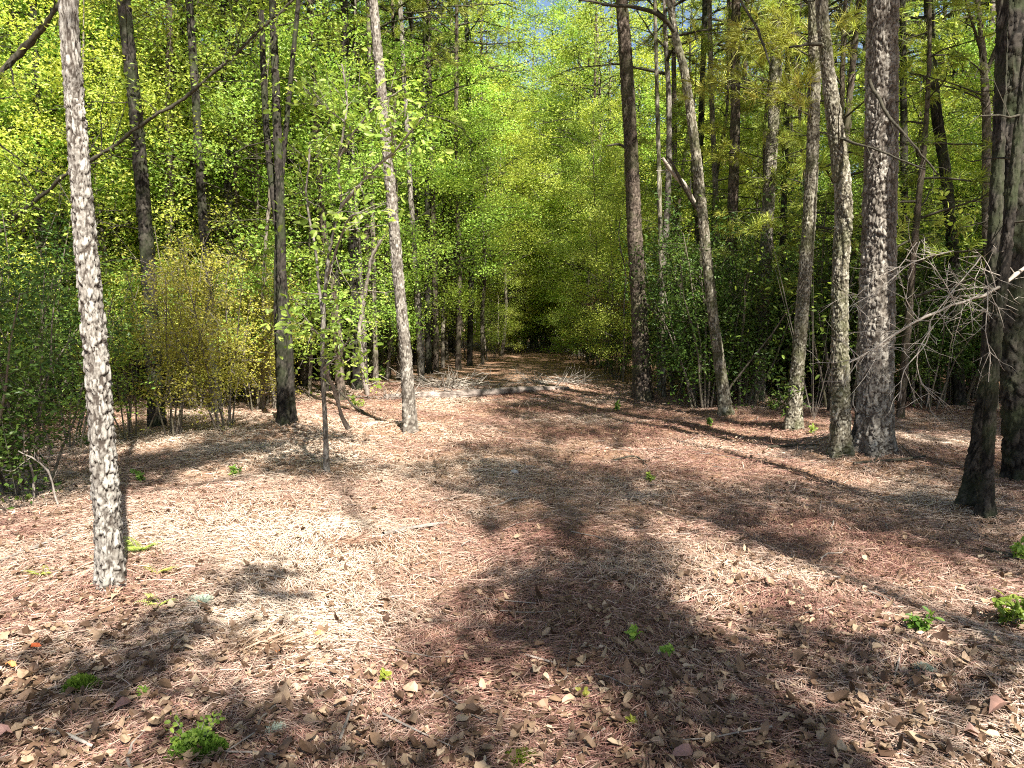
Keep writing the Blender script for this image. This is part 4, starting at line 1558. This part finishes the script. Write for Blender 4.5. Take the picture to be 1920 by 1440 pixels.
def put(proto, x, y, s, kind, gap=.7):
    for a, b in taken:
        if (a - x) ** 2 + (b - y) ** 2 < gap * gap:
            return False
    taken.append((x, y))
    WOOD.append((proto, x, y, s, kind))
    return True


def corridor(x, y):
    """inside the clearing and the path"""
    l = np.interp(y, [0, 7, 9.5, 13, 17, 24, 34, 44], [-6, -5, -4.2, -3.6, -3.0, -2.0, -.9, -.2])
    r_ = np.interp(y, [0, 6, 9, 12, 17, 24, 34, 44], [5, 4.6, 4.0, 3.3, 2.9, 2.6, 2.4, 2.2])
    return l < x < r_ and y < 43


R = random.Random(3)


def scatter(n, protos, xr, yr, sr, kind, gap, tries=40):
    k = 0
    for _ in range(n * tries):
        if k >= n:
            break
        y = R.uniform(*yr)
        x = R.uniform(*xr) * (1 if abs(xr[0]) > 20 else 1)
        if corridor(x, y) or abs(x) > y * .78 + 1.5:
            continue
        if put(R.choice(protos), x, y, R.uniform(*sr), kind, gap):
            k += 1


# hand-placed young trees at the front of the wood and along the path
FRONT = [(360, 748, .62, PINE[2], 'pine'), (412, 745, .62, PINE[0], 'pine'), (540, 748, .62, PINE[2], 'pine'), (640, 732, .66, PINE[2], 'pine'), (684, 725, .66, PINE[1], 'pine'), (750, 712, .7, PINE[0], 'pine'),
         (132, 758, .64, PINE[2], 'pine'), (206, 752, .64, PINE[1], 'pine'), (805, 700, .75, PINE[2], 'pine'), (1240, 735, .7, PINE[1], 'pine'), (1400, 748, .7, PINE[2], 'pine'), (1500, 742, .75, PINE[1], 'pine'),
         (60, 760, .8, PINE[2], 'pine'), (322, 755, .78, PINE[0], 'pine'), (438, 752, .75, PINE[2], 'pine'), (476, 735, .85, PINE[1], 'pine'), (612, 735, .8, PINE[2], 'pine'), (700, 715, .85, PINE[0], 'pine'),
         (848, 695, .9, PINE[2], 'pine'), (235, 740, .85, PINE[1], 'pine'), (570, 725, .9, PINE[0], 'pine'), (790, 700, .9, PINE[2], 'pine'), (-10, 770, .8, PINE[0], 'pine'),
         (345, 757, 1.05, SAP[0], 'sap'), (455, 748, 1.1, SAP[2], 'sap'), (580, 745, 1.0, SAP[3], 'sap'), (235, 758, 1.15, SAP[2], 'sap'), (110, 765, 1.1, SAP[1], 'sap'),
         (20, 775, 1.1, SAP[0], 'sap'), (655, 720, 1.1, SAP[0], 'sap'), (725, 712, 1.15, SAP[3], 'sap'), (820, 695, 1.2, SAP[2], 'sap'), (400, 735, 1.2, SAP[3], 'sap'),
         (-70, 780, 1.2, SAP[3], 'sap'), (170, 750, 1.2, SAP[0], 'sap'), (500, 738, 1.1, SAP[0], 'sap'), (300, 742, 1.2, SAP[3], 'sap'),
         (905, 685, 1.0, EDGE[0], 'tall'), (862, 692, .95, EDGE[0], 'tall'), (940, 668, 1.1, EDGE[0], 'tall'), (962, 660, 1.25, EDGE[0], 'tall'), (985, 652, 1.4, EDGE[1], 'tall'),
         (930, 655, 1.4, EDGE[0], 'tall'), (1020, 648, 1.5, EDGE[0], 'tall'), (1062, 652, 1.35, EDGE[1], 'tall'), (1095, 662, 1.15, EDGE[0], 'tall'), (1125, 675, 1.0, EDGE[0], 'tall'),
         (1110, 650, 1.5, EDGE[1], 'tall'), (830, 690, 1.0, EDGE[0], 'tall'), (1000, 645, 1.7, TALL[0], 'tall'), (1045, 645, 1.6, TALL[2], 'tall'), (960, 648, 1.7, TALL[2], 'tall'),
         (1300, 712, 1.0, SAP[0], 'sap'), (1500, 722, 1.05, SAP[2], 'sap'), (1580, 735, .9, SAP[0], 'sap'), (1740, 735, 1.0, SAP[2], 'sap'), (1830, 740, 1.0, SAP[3], 'sap'),
         (1910, 760, .9, SAP[1], 'sap'), (1340, 715, 1.1, YPINE[0], 'ypine'), (1420, 735, .95, YPINE[1], 'ypine'), (1475, 752, .9, YPINE[0], 'ypine'), (1285, 722, .9, YPINE[1], 'ypine'),
         (1275, 712, .9, BUSHD[0], 'bushd'), (1330, 706, 1.1, BUSHD[1], 'bushd'), (1385, 706, 1.2, BUSHD[0], 'bushd'), (1450, 704, 1.3, BUSHD[1], 'bushd'), (1510, 706, 1.3, BUSHD[0], 'bushd'),
         (1570, 710, 1.2, BUSHG[1], 'bushg'), (1720, 712, 1.4, BUSHD[1], 'bushd'), (1790, 708, 1.5, BUSHD[0], 'bushd'), (1870, 715, 1.4, BUSHD[1], 'bushd'), (1215, 698, .9, BUSHD[0], 'bushd'),
         (1170, 692, 1.0, BUSHR[0], 'bushr'), (1122, 692, .75, EDGE[1], 'tall'), (1100, 680, .8, EDGE[1], 'tall'), (1148, 704, .7, SAP[0], 'sap'), (1168, 716, .75, SAP[2], 'sap'), (1085, 668, .9, EDGE[1], 'tall'),
         (938, 667, .55, EDGE[1], 'tall'), (952, 662, .6, EDGE[1], 'tall'), (966, 658, .65, EDGE[1], 'tall'), (1078, 664, .6, EDGE[1], 'tall'), (1062, 660, .65, EDGE[1], 'tall'), (1098, 676, .5, EDGE[1], 'tall'),
         (1135, 700, .9, BUSHR[0], 'bushr'), (1112, 684, 1.1, BUSHR[0], 'bushr'), (1090, 674, 1.1, BUSHD[0], 'bushd'), (1068, 662, 1.2, BUSHR[0], 'bushr'), (1155, 712, .8, BUSHD[1], 'bushd'),
         (897, 684, .8, SAP[3], 'sap'), (914, 676, .9, SAP[0], 'sap'), (935, 668, .9, EDGE[1], 'tall'), (952, 660, 1.0, EDGE[1], 'tall'), (968, 654, 1.1, EDGE[1], 'tall'), (985, 650, 1.2, EDGE[1], 'tall'),
         (1005, 649, 1.2, EDGE[1], 'tall'), (1072, 658, 1.25, TALL[0], 'tall'), (1092, 664, 1.15, TALL[1], 'tall'), (1108, 670, 1.2, TALL[0], 'tall'), (1128, 668, 1.3, TALL[1], 'tall'), (1082, 654, 1.4, TALL[1], 'tall'), (1028, 647, 1.3, EDGE[1], 'tall'), (1050, 649, 1.3, EDGE[1], 'tall'), (995, 653, 1.3, BUSHG[1], 'bushg'), (1025, 654, 1.4, BUSHD[1], 'bushd'), (925, 672, .8, BUSHG[0], 'bushg'), (1012, 650, 1.7, BUSHD[0], 'bushd'), (1040, 652, 1.6, BUSHD[1], 'bushd'), (1070, 655, 1.5, BUSHD[0], 'bushd'), (985, 655, 1.2, BUSHG[0], 'bushg')]
for (px, py, s, pr, kind) in FRONT:
    g = ground_at(px, py)
    put(pr, g[0], g[1], s, kind, .2)
# left wood
scatter(46, SAP, (-12, -2.5), (10.5, 22), (.75, 1.25), 'sap', .9)
scatter(42, TALL, (-18, -1.0), (13, 30), (.8, 1.25), 'tall', 1.0)
scatter(20, PINE, (-18, -1.0), (13, 32), (.85, 1.2), 'pine', .9)
scatter(14, BUSHG, (-14, -2.0), (12, 26), (.8, 1.4), 'bushg', .8)
scatter(12, BUSHO, (-9, -2.0), (11, 20), (.8, 1.3), 'busho', .8)
# along and behind the path
scatter(20, TALL, (-8, 12), (28, 44), (1.0, 1.45), 'tall', 1.0)
scatter(26, TALL, (-30, 34), (43.5, 56), (1.2, 1.75), 'tall', 1.6)
scatter(16, SAP, (-6, 9), (20, 42), (.9, 1.5), 'sap', .8)
scatter(8, BUSHR, (1.8, 7), (16, 40), (.8, 1.3), 'bushr', .8)
scatter(16, BUSHG, (-14, 20), (38, 50), (1.0, 1.8), 'bushg', .8)
# right wood
scatter(12, SAP, (2.6, 13), (11.5, 24), (.75, 1.2), 'sap', 1.0)
scatter(14, TALL, (2.6, 20), (17, 34), (.8, 1.25), 'tall', 1.1)
scatter(32, PINE, (2.6, 20), (11, 32), (.85, 1.25), 'pine', .9)
scatter(14, YPINE, (2.2, 12), (11, 22), (.8, 1.2), 'ypine', .9)
scatter(26, BUSHD, (3.2, 10), (12.2, 16.5), (1.2, 1.8), 'bushd', .55)
scatter(10, BUSHD, (-11, -3.5), (12.5, 18), (1.2, 1.7), 'bushd', .6)
scatter(22, BUSHD, (3, 18), (15, 30), (.9, 1.6), 'bushd', .8)
# named bushes of the left edge
for (px, py, s, pr, kind) in [(50, 925, 1.0, BUSHD[0], 'bushd'), (-60, 960, 1.1, BUSHD[1], 'bushd'), (-10, 850, 1.25, BUSHD[1], 'bushd'), (130, 840, .95, BUSHG[0], 'bushg'),
                              (60, 800, 1.3, BUSHD[0], 'bushd'), (325, 818, .95, BUSHO[0], 'busho'), (430, 803, .95, BUSHO[1], 'busho'), (250, 820, .9, BUSHG[1], 'bushg'),
                              (-90, 820, 1.4, BUSHG[0], 'bushg'), (370, 770, 1.1, BUSHO[1], 'busho'), (480, 770, .9, BUSHO[0], 'busho'), (200, 780, 1.2, BUSHG[1], 'bushg'),
                              (1030, 662, 1.2, BUSHD[1], 'bushd'), (990, 660, 1.0, BUSHD[0], 'bushd'), (1085, 668, 1.3, BUSHR[0], 'bushr'), (1130, 690, 1.0, BUSHD[0], 'bushd')]:
    g = ground_at(px, py)
    put(pr, g[0], g[1], s, kind, .25)
# pines and hardwoods near the sides and behind the camera, which shade the clearing
SHADE = []
for (x, y, s, pr) in [ (11.5, 8.2, 1.1, PINE[1]), (12.5, 1.5, 1.1, TALL[1]), (14.5, 6.0, 1.1, TALL[0]), 
                      (10.2, -4.0, 1.15, TALL[1]), (14.0, -3.5, 1.2, PINE[0]), (16.5, 3.0, 1.2, TALL[2]), (17.5, 9.0, 1.2, TALL[0]), 
                      (-9.5, 4.0, 1.0, TALL[1]), (-11.5, 7.0, 1.0, PINE[0])]:
    SHADE.append((pr, x, y, s))

NAMES = dict(sap='leafy young hardwoods', tall='tall green hardwoods', pine='slim straight pines', ypine='low-branched young pines', bushd='dark green bushes', busho='ochre fine-leaved bushes',
             bushg='green bushes', bushr='rusty brown bushes')
ONE = dict(sap='leafy young hardwood', tall='tall green hardwood', pine='slim straight pine', ypine='low-branched young pine', bushd='dark green bush', busho='ochre fine-leaved bush',
           bushg='green bush', bushr='rusty brown bush')
ORD = ['first', 'second', 'third', 'fourth', 'fifth', 'sixth', 'seventh', 'eighth', 'ninth', 'tenth', 'eleventh', 'twelfth', 'thirteenth', 'fourteenth', 'fifteenth', 'sixteenth', 'seventeenth',
       'eighteenth', 'nineteenth', 'twentieth']
NUM = ['zero', 'one', 'two', 'three', 'four', 'five', 'six', 'seven', 'eight', 'nine', 'ten', 'eleven', 'twelve', 'thirteen', 'fourteen', 'fifteen', 'sixteen', 'seventeen', 'eighteen', 'nineteen', 'twenty']
zones = {}
for it in WOOD:
    proto, x, y, s, kind = it
    px, py = project((x, y, 1.6))
    z = min(range(len(ANCH)), key=lambda k: abs(ANCH[k][0] - px))
    zones.setdefault((z, kind), []).append((px, it))
for (z, kind), lst in zones.items():
    lst.sort(key=lambda q: q[0])
    for i, (px, (proto, x, y, s, k_)) in enumerate(lst):
        where = ANCH[z][1]
        if len(lst) == 1:
            lab = 'lone %s standing behind %s' % (ONE[kind], where)
        elif i == 0:
            lab = 'leftmost of %s %s behind %s' % (NUM[len(lst)], NAMES[kind], where)
        elif i == len(lst) - 1:
            lab = 'rightmost of %s %s behind %s' % (NUM[len(lst)], NAMES[kind], where)
        else:
            lab = '%s from left of %s %s behind %s' % (ORD[i], NUM[len(lst)], NAMES[kind], where)
        side = 'left of the path' if px < 940 else ('beyond the path' if px < 1110 else 'right of the path')
        ss = (s, s, s * R.uniform(.92, 1.1))
        o = copy_thing(proto, (x, y, float(ground_z(x, y))), R.uniform(0, 6.28), ss, lab, NAMES[kind] + ' in the wood ' + side)
for k, (pr, x, y, s) in enumerate(SHADE):
    copy_thing(pr, (x, y, float(ground_z(x, y)) - .02), R.uniform(0, 6.28), s, 'tall tree beside the clearing, just outside the view, whose crown shades the needles', 'trees around the clearing outside the view')


# trees behind the camera: their limbs throw the dappled shade on the clearing
def shade_tree(tx, ty, clumps, seed, H, lmat='mid'):
    r = np.random.RandomState(seed)
    gz = float(ground_z(tx, ty))
    root = empty('hardwood_tree', (tx, ty, gz), 'tall tree behind the camera whose limbs shade the clearing', 'tree', 'trees around the clearing outside the view')
    P = np.array([[0, 0, -.1, .11], [.15, .05, H * .3, .09], [-.15, .1, H * .6, .07], [.1, 0, H * .85, .045], [.1, .1, H, .02]])
    link('trunk', trunk_buf(P, 20, .06, .08, 1.5, .012, seed).mesh('trunk', MAT['b_brown'], True), root)
    tb, lb = Buf(), Buf()
    for (gx_, gy_, rad, h, n, *tz) in clumps:
        c = np.array([gx_, gy_, tz[0] if tz else 0.0]) + SUN * (h / SUN[2]) - np.array([tx, ty, gz])
        o = along(P[:, :3], min(h * .8, H * .9))
        s = np.linspace(0, 1, 7)[:, None]
        q = o + (c - o) * s + np.array([0, 0, .5]) * np.sin(s * PI)
        tube(tb, q, .026 * (1.1 - s[:, 0]), 6)
        T = []
        for k in range(n):
            d = rand_unit(1, r)[0] * np.array([1, 1, .45]) * rad * r.uniform(.2, 1) ** .6
            p = c + d
            a = q[r.randint(4, 7)]
            tube(tb, np.stack([a, (a + p) / 2 + r.normal(0, .08, 3), p]), np.array([.010, .007, .003]), 3)
            T.append(p)
        leaves_on(lb, np.array(T), r, 12, (.07, .12), .62, .15)
    link('branches', tb.mesh('branches', MAT['t_dark'], True), root)
    link('crown', lb.mesh('crown', MAT[lmat]), root)


def G(px, py):
    g = ground_at(px, py)
    return g[0], g[1]


def clump(px, py, rad, h, n):
    return (*G(px, py), rad, h, n)


shade_tree(4.4, -4.5, [clump(1060, 1130, .62, 8.5, 60), clump(1180, 1190, .55, 9.0, 50), clump(960, 1190, .35, 8.0, 22), clump(1130, 1040, .5, 9.4, 40)], 1, 12)
shade_tree(5.5, -3.2, [clump(1330, 940, .8, 9.5, 60), clump(1560, 935, .9, 9.0, 70), clump(1760, 960, .8, 9.6, 60), clump(1450, 1010, .55, 8.8, 34), clump(1850, 1030, .6, 8.5, 40)], 2, 13)
shade_tree(1.5, -5.5, [clump(1300, 1290, .30, 7.0, 22), clump(1250, 1400, .18, 7.4, 10), clump(1430, 1380, .2, 7.2, 12), clump(1640, 1270, .26, 7.2, 16), clump(1880, 1210, .26, 7.0, 16), clump(1500, 1200, .2, 7.4, 11)], 3, 11)
shade_tree(-1.2, -4.8, [clump(440, 1390, .24, 6.6, 16), clump(110, 1310, .22, 6.4, 14), clump(620, 1420, .18, 6.8, 10), clump(240, 1240, .14, 6.6, 8), clump(340, 1180, .2, 7.0, 12), clump(480, 1085, .22, 7.4, 12), clump(880, 1425, .18, 6.8, 9)], 4, 10)
shade_tree(4.2, -7.0, [clump(1030, 905, .9, 11.5, 80), clump(880, 885, .8, 11.2, 64), clump(1180, 900, .9, 11.6, 70), clump(1060, 960, .6, 11.0, 40), clump(930, 850, .8, 11.4, 44), clump(620, 870, .55, 11.0, 26), clump(1020, 800, 1.3, 11.8, 80), clump(1150, 775, 1.2, 12.0, 80)], 5, 14)
shade_tree(8.8, -6.0, [clump(1800, 860, 1.1, 11, 110), clump(1900, 800, 1.3, 11.5, 110), clump(1740, 800, 1.0, 11, 70), clump(1870, 930, .8, 10.6, 70)], 6, 14)


shade_tree(-2.2, -2.6, [(*G(60, 905), .8, 7.5, 60, .5), (*G(0, 830), 1.0, 8, 70, .8), (*G(150, 840), .8, 8, 50, .4), (*G(290, 865), .75, 8.2, 80), (*G(420, 845), .7, 8.4, 70), (*G(330, 800), .9, 8.8, 80), (*G(470, 800), .8, 9.0, 60), (*G(560, 870), .4, 8.4, 24), (*G(240, 900), .4, 8.0, 30), (*G(-60, 900), .9, 7.5, 60, 1.2), (*G(500, 830), .5, 8.6, 24)], 10, 12)
rq = np.random.RandomState(77)
for sx, sy, sd in ((8.0, -2.5, 7), (11.0, -1.0, 8)):
    cl = []
    for k in range(15):
        cl.append((rq.uniform(2.9, 8.5), rq.uniform(9.6, 15.5), rq.uniform(.6, 1.0), rq.uniform(9, 12), 50, rq.uniform(.0, 1.6)))
    if sd == 7:
        g0 = ground_at(1640, 842)
        cl.append((g0[0] - .1, g0[1], .55, 9.0, 36, .5))
    shade_tree(sx, sy, cl, sd, 14)


# far-off wood closing the view
def far_wood():
    r = np.random.RandomState(15)
    b, tb = Buf(), Buf()
    for k in range(230):
        a = r.uniform(-.95, .95)
        d = r.uniform(56, 85)
        x, y = math.sin(a) * d, math.cos(a) * d
        H = r.uniform(13, 21)
        if abs(x - 1.5) < 5:
            H *= .85
        tube(tb, np.array([[x, y, 0], [x + r.normal(0, .3), y, H * .5], [x + r.normal(0, .4), y, H * .95]]), np.array([.2, .14, .04]), 6)
        n = 60
        zz = H * (.06 + .94 * r.uniform(0, 1, n))
        w = 2.9 * np.sin(np.clip(zz / H, .02, .99) * PI) ** .5
        P = np.stack([x + r.normal(0, .55, n) * w, y + r.normal(0, .55, n) * w, zz], -1)
        leaves_on(b, P, r, 11, (.22, .36), .65, .5)
    for k in range(420):
        a = r.uniform(-.95, .95)
        d = r.uniform(52, 62)
        P = np.array([math.sin(a) * d, math.cos(a) * d, 0]) + r.normal(0, 1, (14, 3)) * np.array([.9, .9, 0]) + np.stack([np.zeros(14), np.zeros(14), r.uniform(0, 4.5, 14)], -1)
        leaves_on(b, P, r, 10, (.18, .3), .65, .4)
    root = link('distant_woods', b.mesh('distant_woods', MAT['mid']))
    tag(root, 'far-off mass of green wood closing the view beyond the path', 'woods', kind='stuff')
    o = link('trunks', tb.mesh('trunks', MAT['b_dark'], True), root)
    tag(o, kind='stuff')


far_wood()

for p in PROTOS:
    for c in list(p.children):
        bpy.data.objects.remove(c)
    bpy.data.objects.remove(p)

# ------------------------------------------------------------------ camera, light, sky
cam = bpy.data.cameras.new('camera')
cam.sensor_width = 36
cam.lens = 36 * F / 1920
cam.clip_start = .05
cam.clip_end = 1000
co = bpy.data.objects.new('camera', cam)
COL.objects.link(co)
co.location = (0, 0, CAM_H)
co.rotation_euler = (PI / 2 - PITCH, 0, 0)
SC.camera = co

sun = bpy.data.lights.new('sun', 'SUN')
sun.energy = 5.0
sun.angle = math.radians(.53)
sun.color = (1.0, .95, .86)
so = bpy.data.objects.new('sun', sun)
COL.objects.link(so)
so.rotation_euler = Vector([float(q) for q in SUN]).to_track_quat('Z', 'Y').to_euler()

w = bpy.data.worlds.new('World')
SC.world = w
w.use_nodes = True
nt = w.node_tree
bg = nt.nodes['Background']
sky = nt.nodes.new('ShaderNodeTexSky')
sky.sky_type = 'NISHITA'
sky.sun_disc = False
sky.sun_elevation = SUN_EL
sky.sun_rotation = math.radians(180) - SUN_AZ
nt.links.new(sky.outputs[0], bg.inputs[0])
bg.inputs[1].default_value = .06

SC.view_settings.view_transform = 'Standard'
SC.view_settings.look = 'None'
SC.view_settings.exposure = 1.8
SC.view_settings.gamma = 1
c = SC.cycles
c.max_bounces = 5
c.diffuse_bounces = 2
c.glossy_bounces = 2
c.transmission_bounces = 3
c.use_denoising = False
c.filter_width = 1.1
c.sample_clamp_indirect = 6
